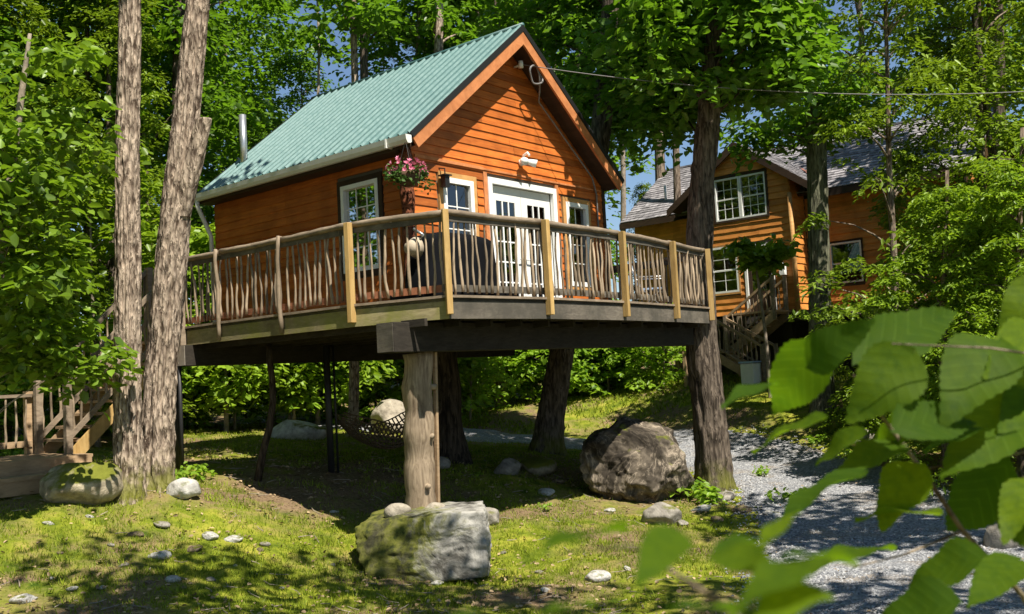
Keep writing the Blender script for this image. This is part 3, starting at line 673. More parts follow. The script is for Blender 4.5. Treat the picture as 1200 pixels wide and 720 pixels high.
# ------------------------------------------------------------------ stairs and lower platform at the deck's left end
SB = W(-3.95,3.4,0); SBz = 1.86
st = thing('staircase', 'wooden stair with branch balusters climbing to the deck behind the paired trunks', 'stairs', (SB[0],SB[1],SBz), TH)
SO = (-3.95,3.4,SBz); xa, xb, za, zb = -3.95, -2.18, SBz, ZD; nt_ = 9
for yy in (2.95,3.85):
    q = MB(SO); q.poly([(xa-.05,yy,za-.02),(xa+.22,yy,za-.02),(xb+.03,yy,zb-.26),(xb+.03,yy,zb-.02)], .045, (0,1,0)); q.build('stringer','lumber' if yy < 3 else 'step_wood',st)
    q = MB(SO); q.bar((xa-.02,yy,za+.95),(xb,yy,zb+1.02),.08,.05); hr = q.build('handrail','rail_wood',st)
    q = MB(SO); q.bar((xa-.02,yy,za+.2),(xb,yy,zb+.2),.04,.07); q.build('lower_rail','rail_wood',st)
    for k in range(14):
        t_ = (k+.5)/14; o = obj('baluster', BV[(k*5+int(yy))%12], None, st); o.location = (xa+(xb-xa)*t_-SO[0], yy+.02-SO[1], za+(zb-za)*t_+.15-SO[2]); o.scale = (1.1,1.1,.82); o.rotation_euler = (0,0,k)
    for x_, z_ in ((xa-.03,za),(xb,zb)):
        q = MB(SO); q.bar((x_,yy-.03,z_-.35),(x_,yy-.03,z_+1.05),.09,.09,(1,0,0)); q.build('newel_post','rail_wood',st)
for k in range(nt_):
    t_ = (k+1)/(nt_+1); x_ = xa+(xb-xa)*t_; q = MB(SO); q.box(x_-.13,x_+.13,2.998,3.848,za+(zb-za)*t_-.02,za+(zb-za)*t_+.02); q.build('tread','step_wood',st)
PB = W(-4.9,3.4,0)
pf = thing('platform', 'low wooden landing with railing and a step at the foot of the stair', 'platform', (PB[0],PB[1],SBz-.2), TH); PO = (-4.9,3.4,SBz-.2)
for k in range(13):
    q = MB(PO); q.box(-6.5,-3.82,2.55+k*.118,2.55+k*.118+.112,SBz-.05,SBz-.01); q.build('board','step_wood',pf)
q = MB(PO); q.box(-6.5,-3.85,2.52,2.548,SBz-.24,SBz-.01); q.build('skirt','step_wood',pf)
q = MB(PO); q.box(-6.5,-3.9,2.12,2.50,SBz-.24,SBz-.19); q.build('step','step_wood',pf); q = MB(PO); q.box(-6.5,-3.9,2.14,2.17,SBz-.42,SBz-.24); q.build('riser','step_wood',pf)
q = MB(PO); q.bar((-6.6,4.0,SBz+.84),(-4.0,4.0,SBz+.84),.12,.045); prl = q.build('rail','rail_wood',pf)
q = MB(PO); q.bar((-6.6,4.0,SBz+.14),(-4.0,4.0,SBz+.14),.04,.09); q.build('lower_rail','step_wood',pf)
for k in range(18):
    o = obj('baluster', BV[(k*7)%12], None, pf); o.location = (-6.5+k*.142-PO[0], 3.98-PO[1], SBz+.1-PO[2]); o.scale = (1,1,.74); o.rotation_euler = (0,0,k*1.3)
for x_, y_, m_ in ((-4.02,4.05,'step_wood'),(-5.35,4.05,'step_wood'),(-5.25,2.6,'lumber')):
    q = MB(PO); q.bar((x_,y_,SBz-.5),(x_,y_,SBz+.9),.10,.10,(1,0,0)); q.build('post',m_,pf)

# ------------------------------------------------------------------ things on and under the deck
def lumpy(name, mat, parent, cx, cy, z0, sx, sy, sz, seed, off, n=18, taper=.85, ex=.32):
    V = []; 
    for j in range(n+1):
        v = j/n
        for i in range(2*n):
            a = 2*math.pi*i/(2*n); c, s_ = math.cos(a), math.sin(a); k = 1-(1-taper)*v
            rx = abs(c)**ex*(1 if c > 0 else -1)*k; ry = abs(s_)**ex*(1 if s_ > 0 else -1)*k
            cap = (1-max(0,(v-.88)/.12)**2*.45); f = .05*mnoise.noise((c*2.2+seed, s_*2.2, v*2.5))+.025*math.sin(a*9+seed+v*2)*(1-v)
            V.append((cx+sx/2*(rx*cap+f), cy+sy/2*(ry*cap+f), z0+sz*(v if v < .9 else .9+(v-.9)*.8)))
    V.append((cx,cy,z0+sz*.985)); m2 = 2*n
    fs = [(j*m2+i, j*m2+(i+1)%m2, (j+1)*m2+(i+1)%m2, (j+1)*m2+i) for j in range(n) for i in range(m2)]+[(n*m2+i, n*m2+(i+1)%m2, len(V)-1) for i in range(m2)]
    q = MB(off); q.add(V, fs); return q.build(name, mat, parent, True)
GP = W(-.35,-1.15,ZD); GO = (-.35,-1.15,ZD)
gr = thing('barbecue_grill', 'barbecue grill under a black cover standing on the deck by the corner', 'grill', tuple(GP), TH)
lumpy('cover','black_fabric',gr,-.35,-1.15,ZD+.05,1.55,.66,1.02,3,GO)
q = MB(GO); q.tube([(-1.22,-1.15,ZD+.80),(-1.06,-1.15,ZD+.82)], [.08,.15], 14); q.build('hood_end','cream',gr,True)
q = MB(GO); q.tube([(-1.16,-1.33,ZD+.90),(-1.16,-1.40,ZD+.95),(-1.16,-1.22,ZD+1.06)], .02, 7); q.build('hood_handle','steel',gr,True)
for sx_ in (-1,1):
    for sy_ in (-1,1):
        q = MB(GO); q.tube([(-.35+sx_*.6,-1.15+sy_*.22,ZD),(-.35+sx_*.6,-1.15+sy_*.22,ZD+.12)], .03, 8); q.build('leg','dark_metal',gr,True)
q = MB(); 
MP = W(-1.3,-2.0,ZD); mt_ = thing('rolled_mat', 'rolled black mat lying along the deck edge beneath the railing', 'mat', tuple(MP), TH)
q.tube([(-.55,.55,.075),(-.3,.1,.08),(0,-.12,.078),(.5,-.2,.08),(1.0,-.22,.075)], [.06,.075,.08,.08,.07], 12); q.build('roll','black_fabric',mt_,True)
q = MB(); q.tube([(0.1,-.13,.08),(.13,-.14,.08)], .084, 12); q.build('strap','dark_metal',mt_,True)
CP_ = W(4.75,-1.3,ZD); ch = thing('folding_chair', 'folding metal lawn chair with pale blue webbing at the deck end', 'chair', tuple(CP_), TH+.5)
q = MB(); q.box(-.23,.23,-.22,.22,.40,.43); q.build('seat','blue_cloth',ch)
q = MB(); q.poly([(-.22,.22,.46),(.22,.22,.46),(.22,.36,.92),(-.22,.36,.92)], .02, (0,1,0)); q.build('backrest','blue_cloth',ch)
for sx_ in (-.25,.25):
    q = MB(); q.tube([(sx_,-.24,0),(sx_,.20,.44),(sx_,.38,.95)], .013, 6); q.build('leg','steel',ch,True)
    q = MB(); q.tube([(sx_,.26,0),(sx_,-.2,.42),(sx_,-.22,.62),(sx_,.26,.64)], .013, 6); q.build('leg','steel',ch,True)
# hanging basket at the roof corner
hb = np.array([-.42,-.42,5.62]); HB = W(*hb[:2],hb[2]); bk = thing('flower_basket', 'hanging basket of pink petunias below the cabin roof corner', 'flower basket', tuple(HB), TH)
q = MB(); q.tube([(0,0,-.16),(0,0,-.13),(0,0,-.02),(0,0,.05)], [.06,.13,.18,.19], 14); q.build('basket','pot',bk,True)
for a in (0,2.1,4.2):
    q = MB(); q.tube([(.18*math.cos(a),.18*math.sin(a),.04),(0.02,0.05,.55)], .004, 5); q.build('hanger_wire','black_cable',bk)

def leaf_geo(C, T, Nn, ln, wd, fold=.25, droop=.15):
    """six-vertex folded leaves. C centres, T tip dirs, Nn normals, ln/wd arrays"""
    T = T/np.linalg.norm(T,axis=1,keepdims=True); S = np.cross(Nn,T); S /= np.linalg.norm(S,axis=1,keepdims=True)+1e-9; Nn = np.cross(T,S)
    l = ln[:,None]; h = wd[:,None]/2
    B = C-T*l*.5; P = C+T*l*.5-Nn*l*droop
    v = [B, C-T*l*.18+S*h+Nn*h*fold, C+T*l*.22+S*h*.8+Nn*(h*fold-l*droop*.4), P, C+T*l*.22-S*h*.8+Nn*(h*fold-l*droop*.4), C-T*l*.18-S*h+Nn*h*fold]
    n = len(C); V = np.stack(v,1).reshape(-1,3); b = np.arange(n)[:,None]*6
    return V, np.concatenate([b+np.array([[0,3,2,1]]), b+np.array([[0,5,4,3]])],0)
def sprays(centers, radii, per, size, g, flat=.22, tilt=.45, up_=1.0, aspect=.62, drp=.35):
    """leaf sprays: flattened layers of leaves round each centre"""
    n = len(centers); k = np.repeat(np.arange(n), per); m_ = len(k); a = g.uniform(0,2*np.pi,m_); r_ = np.sqrt(g.uniform(0,1,m_)); R_ = np.asarray(radii)[k]
    d = np.stack([np.cos(a),np.sin(a),np.zeros(m_)],1); tl = g.normal(0,.25,(n,2)); x = d[:,:1]*(r_*R_)[:,None]; 
    P = np.asarray(centers)[k]+d*(r_*R_)[:,None]; off = d[:,:2]*(r_*R_)[:,None]
    P[:,2] += g.normal(0,flat,m_)*R_-drp*R_*r_**2+(off*tl[k]).sum(1)
    T = d+g.normal(0,.6,(m_,3))*[1,1,.5]; T[:,2] -= .25
    Nn = np.array([0,0,up_])+g.normal(0,tilt,(m_,3))
    ln = size*g.uniform(.65,1.3,m_)
    return leaf_geo(P,T,Nn,ln,ln*aspect)
g = np.random.default_rng(3)
V, Fc = sprays(np.array([(0,0,.08),(.12,.05,.05),(-.14,-.02,.06),(.02,-.15,.03),(-.05,.14,.06),(.2,-.1,-.03),(-.22,.05,-.02)]), [.17]*7, 60, .07, g, .35, .7)
obj('foliage', npmesh('foliage',V,Fc), 'leaf_petunia', bk)
for i in range(46):
    a, e = g.uniform(0,6.28), g.uniform(-.15,1.1); rr = g.uniform(.2,.33); c = np.array([rr*1.1*math.cos(a)*math.cos(e), rr*math.sin(a)*math.cos(e), .04+rr*.85*math.sin(e)]); q = MB()
    dn = c/np.linalg.norm(c); t1_ = np.cross(dn,(0,0,1)); t1_ /= np.linalg.norm(t1_)+1e-6; t2_ = np.cross(dn,t1_); rp_ = g.uniform(.028,.045)
    ring = [c+dn*.02*(1 if k%2 else .4)+(t1_*math.cos(k*math.pi/5)+t2_*math.sin(k*math.pi/5))*rp_*(1 if k%2 else .7) for k in range(10)]
    q.add([c-dn*.02]+ring, [(0,1+k,1+(k+1)%10) for k in range(10)]); q.build('blossom','petal_pink',bk)

# hammock slung under the deck
HA = D(392,486,16.3); HBp = D(516,470,18.2); hm = thing('hammock', 'sagging rope net hammock slung under the deck between pole and trunk', 'hammock', tuple((HA+HBp)/2-np.array([0,0,.6])), 0)
mid_ = (HA+HBp)/2-np.array([0,0,.6]); ax = HBp-HA; Lh = np.linalg.norm(ax); ax /= Lh; sd = np.cross(ax,(0,0,1)); sd /= np.linalg.norm(sd)
def hp(t, s): 
    sag = .62*4*t*(1-t)*(1-.55*s*s)+.10*math.sin(math.pi*t)
    wd = .50*min(1,math.sin(math.pi*t)*1.6+.05)
    return HA+ax*Lh*t+sd*s*wd-np.array([0,0,1])*(sag-.08*s*s)
net = MB(mid_)
for s in np.linspace(-1,1,13): net.tube([hp(t,s) for t in np.linspace(.04,.96,22)], .012, 4, False)
for t in np.linspace(.10,.90,24): net.tube([hp(t,s) for s in np.linspace(-1,1,9)], .014, 4, False)
net.build('net','rope',hm)
for t in (0.0,1.0):
    q = MB(mid_)
    for s in np.linspace(-1,1,7): q.tube([hp(t,0),hp(.09 if t == 0 else .91,s)], .006, 4, False)
    q.build('end_cords','rope',hm)

# ------------------------------------------------------------------ neighbouring house among the trees
HN = np.array([17.26,3.0,2.0]); hs = thing('wood_house', 'orange wooden house with grey shingle roof among trees beyond the driveway', 'house', tuple(W(*HN[:2],HN[2])), TH)
G0 = 17.26; mh = lambda u, t, z: (G0-t, u, z); M0 = 18.26; mh2 = lambda u, t, z: (M0-t, u, z); FZ = 4.10
ga_, gb_, gc_, gap = 1.38, 4.62, 3.0, 9.45; gsl = (gap-7.75)/(gc_-.62); rg = lambda u: gap-gsl*abs(u-gc_)
o1 = [(2.10,3.82,7.06,8.38),(3.20,4.14,4.80,6.25),(2.02,2.98,4.12,6.20)]
mb = MB(HN); 
for a,b,c,d in holes(ga_, gb_, FZ, rg(ga_)-.15, o1[1:]+[(2.10,3.82,7.06,rg(ga_)-.15)]): mb.box(G0,G0+.12,a,b,c,d)
mb.poly([(G0,ga_,rg(ga_)-.15),(G0,2.10,rg(ga_)-.15),(G0,2.10,rg(2.10)-.15)],.12,(1,0,0)); mb.poly([(G0,gb_,rg(gb_)-.15),(G0,3.82,rg(gb_)-.15),(G0,3.82,rg(3.82)-.15)],.12,(1,0,0))
mb.poly([(G0,2.10,8.38),(G0,3.82,8.38),(G0,3.82,rg(3.82)-.15),(G0,gc_,gap-.15),(G0,2.10,rg(2.10)-.15)],.12,(1,0,0))
gw = mb.build('gable_wall','interior',hs)
siding(gw, mh, lambda z: max(ga_,gc_-(gap-.15-z)/gsl), lambda z: min(gb_,gc_+(gap-.15-z)/gsl), FZ, gap-.2, .20, [(a-.04,b+.04,c-.04,d+.04) for a,b,c,d in o1], 'house_siding', HN, .022, .01, .042, seed=11)
mb = MB(HN); mb.box(G0+.121,M0+4,ga_,ga_+.12,FZ,rg(ga_)-.15); sw = mb.build('wing_side_wall','interior',hs)
siding(sw, lambda u,t,z: (u,ga_-t,z), lambda z: G0, lambda z: M0-.01, FZ, rg(ga_)-.2, .20, [], 'house_siding', HN, .022, .01, .04, seed=12)
mb = MB(HN); mb.box(G0+.121,M0+4,gb_-.12,gb_,FZ,rg(gb_)-.15); mb.build('wing_side_wall','house_siding',hs)
q = MB(HN); q.tube([(G0-.05,ga_-.03,FZ-.1),(G0-.06,ga_-.04,5.6),(G0-.05,ga_-.03,7.6)], [.075,.07,.065], 9); q.build('corner_log','pine_trim',hs,True)
# main body
E0, ER, EZ, RZ_ = 17.76, 21.3, 7.62, 9.92; o2 = [(-.30,.66,4.80,6.02)]
mb = MB(HN)
for a,b,c,d in holes(-3.3, ga_-.001, FZ, EZ-.1, o2): mb.box(M0,M0+.12,a,b,c,d)
for a,b,c,d in holes(gb_+.001, 7.5, FZ, EZ-.1, []): mb.box(M0,M0+.12,a,b,c,d)
mw = mb.build('front_wall','interior',hs)
siding(mw, mh2, lambda z: -3.3, lambda z: ga_-.05, FZ, EZ-.1, .20, [(a-.04,b+.04,c-.04,d+.04) for a,b,c,d in o2], 'house_siding', HN, .022, .01, .042, seed=13)
siding(mw, mh2, lambda z: gb_+.02, lambda z: 7.5, FZ, EZ-.1, .20, [], 'house_siding', HN, .022, .01, .042, seed=14)
for yy, sg in ((-3.3,-1),(7.38,1)):
    q = MB(HN); q.poly([(M0+.121,yy,FZ),(M0+6.0,yy,FZ),(M0+6.0,yy,EZ-.1),(ER,yy,RZ_-.2),(M0+.121,yy,EZ-.1)],.12,(0,1,0)); q.build('end_wall','house_siding',hs)
q = MB(HN); q.box(M0+6.0,M0+6.12,-3.3,7.5,FZ,EZ-.1); q.build('back_wall','house_siding',hs)
q = MB(HN); q.box(G0+.125,M0+6,ga_+.13,gb_-.13,FZ-.02,FZ+.03); q.box(M0+.13,M0+6,-3.2,7.3,FZ-.08,FZ-.03); q.box(M0+3,M0+3.1,-3.1,7.3,FZ,EZ+1.2); q.build('floor','interior',hs)
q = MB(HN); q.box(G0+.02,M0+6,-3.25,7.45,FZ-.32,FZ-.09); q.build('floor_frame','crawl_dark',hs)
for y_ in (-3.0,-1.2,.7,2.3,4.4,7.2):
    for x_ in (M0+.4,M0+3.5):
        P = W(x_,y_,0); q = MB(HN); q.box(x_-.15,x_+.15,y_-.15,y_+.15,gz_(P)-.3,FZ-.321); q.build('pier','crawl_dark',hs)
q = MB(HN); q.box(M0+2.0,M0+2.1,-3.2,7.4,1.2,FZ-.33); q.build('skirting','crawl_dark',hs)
# shingle roofs: overlapping courses of single shingles joined per slope
def shingle_slope(name, A, B, C_, D_, rows, parent, w_=.30, seed=0):
    """A-B eave edge, D_-C_ top edge (A below D_)"""
    A,B,C_,D_ = [np.array(p,float) for p in (A,B,C_,D_)]; R = random.Random(seed); nrm_ = np.cross(B-A,D_-A); nrm_ /= np.linalg.norm(nrm_); nrm_ = nrm_ if nrm_[2] > 0 else -nrm_
    base = MB(HN); base.poly([A-nrm_*.10,B-nrm_*.10,C_-nrm_*.10,D_-nrm_*.10], .08, nrm_); par = base.build(name,'dark_trim',parent)
    sh = MB(HN)
    for r in range(rows):
        t0_, t1_ = r/rows, (r+1.25)/rows; t1_ = min(t1_,1.0)
        a0, a1 = A+(D_-A)*t0_, B+(C_-B)*t0_; b0, b1 = A+(D_-A)*t1_, B+(C_-B)*t1_; L_ = np.linalg.norm(a1-a0); n = max(1,int(L_/w_)); k = -R.random()*.5
        us = [0.0]
        while us[-1] < 1: us.append(min(1.0, us[-1]+R.uniform(.7,1.3)/max(n,1)))
        for u0_, u1_ in zip(us,us[1:]):
            if u1_-u0_ < .004: continue
            j = R.uniform(.0,.35)/rows; dn = (D_-A)*j*.4; e = .004/max(L_,.1); lift = R.uniform(.018,.034)
            p = [a0+(a1-a0)*(u0_+e)+dn, a0+(a1-a0)*(u1_-e)+dn, b0+(b1-b0)*(u1_-e), b0+(b1-b0)*(u0_+e)]
            h = [lift,lift,.004,.004]; sh.add([p[i]+nrm_*h[i] for i in range(4)]+[p[0]-nrm_*.002,p[1]-nrm_*.002], [(0,1,2,3),(4,5,1,0)])
    o = sh.build('shingles','shingle',par); o['kind'] = 'stuff'
    return par
shingle_slope('roof',(E0,-3.7,EZ),(E0,7.8,EZ),(ER,7.95,RZ_),(ER,-3.7,RZ_),22,hs,.3,1)
shingle_slope('back_roof',(ER+3.6,-3.7,EZ),(ER+3.6,7.8,EZ),(ER,7.95,RZ_-.001),(ER,-3.7,RZ_-.001),20,hs,.3,2)
gr0 = G0-.17; zr_ = lambda u: rg(u)
shingle_slope('wing_roof',(gr0,.52,rg(.52)),(M0+.5,.52,rg(.52)),(M0+2.9,gc_,gap),(gr0,gc_,gap),14,hs,.3,3)
shingle_slope('wing_roof',(M0+.5,5.48,rg(5.48)),(gr0,5.48,rg(5.48)),(gr0,gc_,gap-.001),(M0+2.9,gc_,gap-.001),14,hs,.3,4)
for sg, ue in ((-1,.50),(1,5.50)):
    q = MB(HN); q.poly([(gr0-.03,ue,rg(ue)-.22),(gr0-.03,ue,rg(ue)+.01),(gr0-.03,gc_,gap+.01),(gr0-.03,gc_,gap-.26)], .05, (1,0,0)); q.build('rake_board','dark_trim',hs)
for ya_, yb_ in ((-3.7,.4),(5.6,7.8)):
    q = MB(HN); q.box(E0-.02,E0+.02,ya_,yb_,EZ-.22,EZ-.02); q.build('eave_fascia','dark_trim',hs)
q = MB(HN); q.bar((M0-.4,.5,rg(.5)+.14),(M0+2.7,gc_,gap+.10),.18,.02); q.build('valley_flashing','red_flash',hs)
q = MB(HN); q.bar((ER,-3.7,RZ_+.03),(ER,7.95,RZ_+.03),.16,.06); q.build('ridge_cap','shingle',hs)
q = MB(HN); q.tube([(G0+1.9,5.0,7.9),(G0+1.9,5.0,10.2)], .13, 12); q.build('chimney_pipe','steel',hs,True)
q = MB(HN); q.tube([(E0+1.2,6.6,8.2),(E0+1.2,6.6,8.9)], .05, 10); q.build('vent_pipe','gutter_white',hs,True)
# openings
for (a,b) in ((2.10,2.955),(2.965,3.82)): window(hs, mh, a, b, 7.06, 8.38, 3, 4, HN, fw_=.05, proud=.05, sash=7.72)
casing(hs, mh, 2.10, 3.82, 7.06, 8.38, .07, 'dark_trim', HN, .056)
window(hs, mh, 3.20, 4.14, 4.80, 6.25, 2, 4, HN, fw_=.06, proud=.05, sash=5.5); casing(hs, mh, 3.20, 4.14, 4.80, 6.25, .06, 'pine_trim', HN, .05)
window(hs, mh2, -.30, .66, 4.80, 6.02, 1, 2, HN, fw_=.05, proud=.05, sash=5.4); casing(hs, mh2, -.30, .66, 4.80, 6.02, .05, 'dark_trim', HN, .05)
q = MB(HN); mbox(q,mh,2.02,2.10,4.12,6.20,-.05,.05); mbox(q,mh,2.90,2.98,4.12,6.20,-.05,.05); mbox(q,mh,2.10,2.90,6.12,6.20,-.05,.05); q.build('door_frame','white_paint',hs)
q = MB(HN); mbox(q,mh,2.10,2.22,4.14,6.12,-.04,0.0); mbox(q,mh,2.78,2.90,4.14,6.12,-.04,0.0); mbox(q,mh,2.22,2.78,5.98,6.12,-.04,0.0); mbox(q,mh,2.22,2.78,4.14,4.75,-.04,0.0); dr = q.build('door','dark_trim',hs)
q = MB(HN); q.add([mh(2.22,-.02,4.75),mh(2.78,-.02,4.75),mh(2.78,-.02,5.98),mh(2.22,-.02,5.98)],[(0,1,2,3)]); q.build('pane','glass',dr)
q = MB(HN); q.box(G0-.22,G0-.03,1.62,1.78,5.15,5.42); q.tube([(G0-.12,1.70,5.42),(G0-.12,1.70,5.52)],.03,8); q.build('porch_lamp','white_paint',hs)

# porch stair of the house: landing at the door, flight down to a half landing, flight back
PS = W(15.9,3.0,0); HSz = gz_(W(15.9,2.2,0)); ps = thing('porch_stair', 'switchback wooden porch stair with branch railing leading to the house door', 'stairs', (PS[0],PS[1],HSz), TH); QO = (15.9,3.0,HSz)
q = MB(QO); q.box(16.1,G0-.045,1.55,3.05,FZ-.08,FZ-.02); q.build('landing','step_wood',ps)
def flight(xc, ya, za_, yb, zb_, n, wd, both=True):
    for s in (-1,1):
        xx = xc+s*wd/2; q = MB(QO); q.bar((xx,ya,za_-.16),(xx,yb,zb_-.16),.05,.24); q.build('stringer','step_wood',ps)
        q = MB(QO); q.bar((xx,ya,za_+.92),(xx,yb,zb_+.92),.07,.07); q.build('handrail','step_wood',ps)
        q = MB(QO); q.bar((xx,ya,za_+.12),(xx,yb,zb_+.12),.05,.05); q.build('lower_rail','rail_wood',ps)
        nb_ = max(4,int(abs(yb-ya)/.13))
        for k in range(nb_):
            t_ = (k+.5)/nb_; o = obj('baluster', BV[(k*3+s)%12], None, ps); o.location = (xx-QO[0], ya+(yb-ya)*t_-QO[1], za_+(zb_-za_)*t_+.1-QO[2]); o.scale = (1.1,1.1,.82)
        for (y_,z_) in ((ya,za_),(yb,zb_)):
            q = MB(QO); q.bar((xx,y_,z_-.3),(xx,y_,z_+1.0),.09,.09,(1,0,0)); q.build('newel_post','rail_wood',ps)
    for k in range(n):
        t_ = (k+.5)/n; y_ = ya+(yb-ya)*t_; z_ = za_+(zb_-za_)*t_; q = MB(QO); q.box(xc-wd/2+.026,xc+wd/2-.026,y_-.13,y_+.13,z_-.04,z_); q.build('tread','step_wood',ps)
flight(16.55, 1.6, FZ, 3.15, 3.05, 6, .85)
q = MB(QO); q.box(15.2,17.1,3.18,4.2,2.97,3.03); q.build('half_landing','step_wood',ps)
for x_, y_ in ((15.25,3.25),(15.25,4.15),(17.0,4.15),(17.0,3.25)):
    q = MB(QO); q.box(x_-.05,x_+.05,y_-.05,y_+.05,gz_(W(x_,y_,0))-.2,2.965); q.build('landing_post','step_wood',ps)
flight(15.62, 3.15, 3.03, 1.6, gz_(W(15.62,1.6,0))+.1, 6, .85)
WP = W(14.95,1.9,0); wz = gz_(WP); pn = thing('storage_bin', 'pale translucent plastic storage bin beside the porch stair', 'bin', (WP[0],WP[1],wz), TH)
q = MB(); q.poly([(-.25,-.2,0),(.25,-.2,0),(.25,.2,0),(-.25,.2,0)], .62, (0,0,1)); q.build('tub','white_cloth',pn,False,.03); q = MB(); q.box(-.28,.28,-.23,.23,.63,.68); q.build('lid','blue_cloth',pn,False,.01)

# ------------------------------------------------------------------ rocks
import bmesh
def rock_mesh(name, size, seed, box=0.0, cuts=9, sub=4, rough=.06, fine=.02):
    bm_ = bmesh.new(); bmesh.ops.create_icosphere(bm_, subdivisions=sub, radius=1.0)
    P = np.array([v.co[:] for v in bm_.verts]); R_ = np.random.default_rng(seed)
    if box:
        Pb = P/np.max(np.abs(P),axis=1,keepdims=True); P = P*(1-box)+Pb*box
    for _ in range(cuts):
        n_ = R_.normal(0,1,3); n_ /= np.linalg.norm(n_); d_ = R_.uniform(.68,.9)*(1+.35*box); s_ = P@n_-d_; P -= np.where(s_ > 0, s_*.9, 0)[:,None]*n_
    rad = 1+rough*fbm(P[:,0]*1.6+seed, P[:,1]*1.6, P[:,2]*1.6, seed, 4)+fine*fbm(P[:,0]*7, P[:,1]*7, P[:,2]*7, seed+5, 3)
    P = P*rad[:,None]*np.array(size)/2
    for v, p in zip(bm_.verts, P): v.co = p
    me = bpy.data.meshes.new(name); bm_.to_mesh(me); bm_.free(); return me
def rock(name, label, P, size, mat, seed, sink=.25, group=None, rot=0.0, tilt=(0,0), cat='rock', **kw):
    me = rock_mesh(name, size, seed, **kw); o = obj(name, me, mat, None, True); zc = float(P[2]) if len(P) > 2 and P[2] is not None else float(terrain(P[0],P[1]))
    o.location = (P[0], P[1], zc+size[2]*(.5-sink)); o.rotation_euler = (tilt[0],tilt[1],rot); return tag(o, label, cat, group)
BX = W(-1.62,-1.66,0); bz = gz_(BX)
rock('foundation_rock','squarish boulder, mossy on one end and pale on the other, under the log post',(BX[0]-.06,BX[1]-.05),(1.66,1.15,.84),'rock_block',4,.13,rot=.06,box=.88,cuts=6,sub=6,rough=.06,fine=.02)
TOPZ = float(terrain(BX[0],BX[1]))+1.12*.83
for i,(px_x,sz,lb) in enumerate(((466,(.36,.30,.25),'rounded tan stone wedged against the log post foot on the dark side'),(509,(.33,.3,.22),'rounded tan stone wedged beside the lit strip at the log post foot'))):
    P = D(px_x,590,12.45 if i == 0 else 12.5); rock('stone',lb,(P[0],P[1],.86),sz,'rock_tan',20+i,.12,sub=3)
P = D(760,600,16.3); rock('boulder','huge brown weathered boulder beside the driveway near the deck tree',(P[0]+.02,P[1]+.9),(2.15,1.9,1.8),'rock_boulder',14,.22,rot=.5,tilt=(.05,-.12),box=.0,cuts=34,sub=6,rough=.16,fine=.045)
P = on_ground(775,612); rock('rock','greyish-pink rock lying in front of the huge brown boulder',P[:2],(.66,.5,.42),'rock_grey',31,.25,sub=4)
P = D(92,572,12.1); rock('boulder','long moss-topped boulder in front of the lower platform step',(P[0],P[1]+.1),(.98,.7,.62),'rock_moss',42,.18,rot=.2,box=.1,cuts=12,sub=4)
P = on_ground(216,583); rock('rock','pale whitish rock at the foot of the paired trunks',P[:2],(.48,.36,.30),'rock_white',51,.22,sub=4)
for (x,y,sz,lb,s_) in ((595,555,(.75,.5,.40),'flat grey rock half buried behind the log post',61),(628,553,(.95,.6,.42),'broad mossy rock beside the leaning tree foot',62),(572,612,(.42,.36,.30),'grey rock tucked behind the pale end of the foundation boulder',63),(515,548,(.5,.4,.28),'grey rock at the dark trunk support foot',64),(458,505,(1.5,1.1,1.25),'pale sunlit boulder behind the rope hammock',65)):
    P = on_ground(x,y) if s_ != 65 else D(458,484,26.0); rock('rock',lb,P[:2],sz,'rock_grey' if s_ not in (62,65) else ('rock_moss' if s_ == 62 else 'rock_tan'),s_,.3,sub=4,rot=s_)
P = D(675,470,35); rock('rock','brown rock at the wood edge beyond the grass bank',P[:2],(1.5,.9,1.0),'rock_brown',71,.2,sub=3)
P = D(345,520,22.5); rock('rock','pale tan rock at the edge of the shade behind the curved brace',P[:2],(1.6,.9,.7),'rock_white',72,.3,sub=3)
P = on_ground(1010,520); rock('rock','grey rock beside the driveway behind the big leaves',P[:2],(.8,.6,.45),'rock_grey',73,.3,sub=3)
P = D(1185,575,12.5); rock('rock','dark rock at the far driveway side by the big leaves',P[:2],(.8,.6,.5),'rock_grey',74,.3,sub=3)
RM = {m_: [rock_mesh('stone',(1,.8,.6),80+i,sub=3,cuts=8) for i in range(3)] for m_ in ('rock_white','rock_grey','rock_brown')}
for m_, l_ in RM.items():
    for me in l_: me.materials.append(MATS[m_]); me.polygons.foreach_set('use_smooth',[True]*len(me.polygons))
SP = [(57,615,14),(190,617,22),(160,630,20),(246,632,24),(274,635,22),(310,640,14),(227,646,20),(187,655,26),(203,681,22),(247,682,15),(176,684,13),(84,693,14),(28,707,30),(145,664,12),(305,647,12),(105,607,11),(392,602,12),(130,640,10),(215,690,9),
      (640,694,16),(700,680,34),(632,672,12),(540,640,14),(497,678,18),(512,686,16),(690,560,16),(655,566,18),(640,580,22),(820,600,26),(850,585,30),(870,600,24),(905,605,22),(930,600,18),(800,615,16),(840,612,18),(715,600,14),(330,690,8),(390,664,9),(70,650,9),(120,690,10),(275,665,8),(590,650,9),(560,660,10),(735,668,12),(60,680,8)]
for i,(x,y,s_) in enumerate(SP):
    P = on_ground(x,y); d_ = P[1]; sz = s_*d_/FPX*1.05; mm_ = ('rock_white','rock_grey','rock_brown','rock_white')[i%4]
    o = obj('stone', RM[mm_][i%3], None); o.location = (P[0],P[1],float(terrain(P[0],P[1]))+sz*.08); o.scale = (sz,sz*random.uniform(.8,1.1),sz*random.uniform(.6,.9)); o.rotation_euler = (random.uniform(-.2,.2),random.uniform(-.2,.2),random.uniform(0,6.28))
    tag(o,{'rock_white':'small pale stone half sunk in the moss of the clearing','rock_grey':'small grey stone half sunk in the moss of the clearing','rock_brown':'small brown stone half sunk in the moss of the clearing'}[mm_],'stone','small stones scattered in the moss')

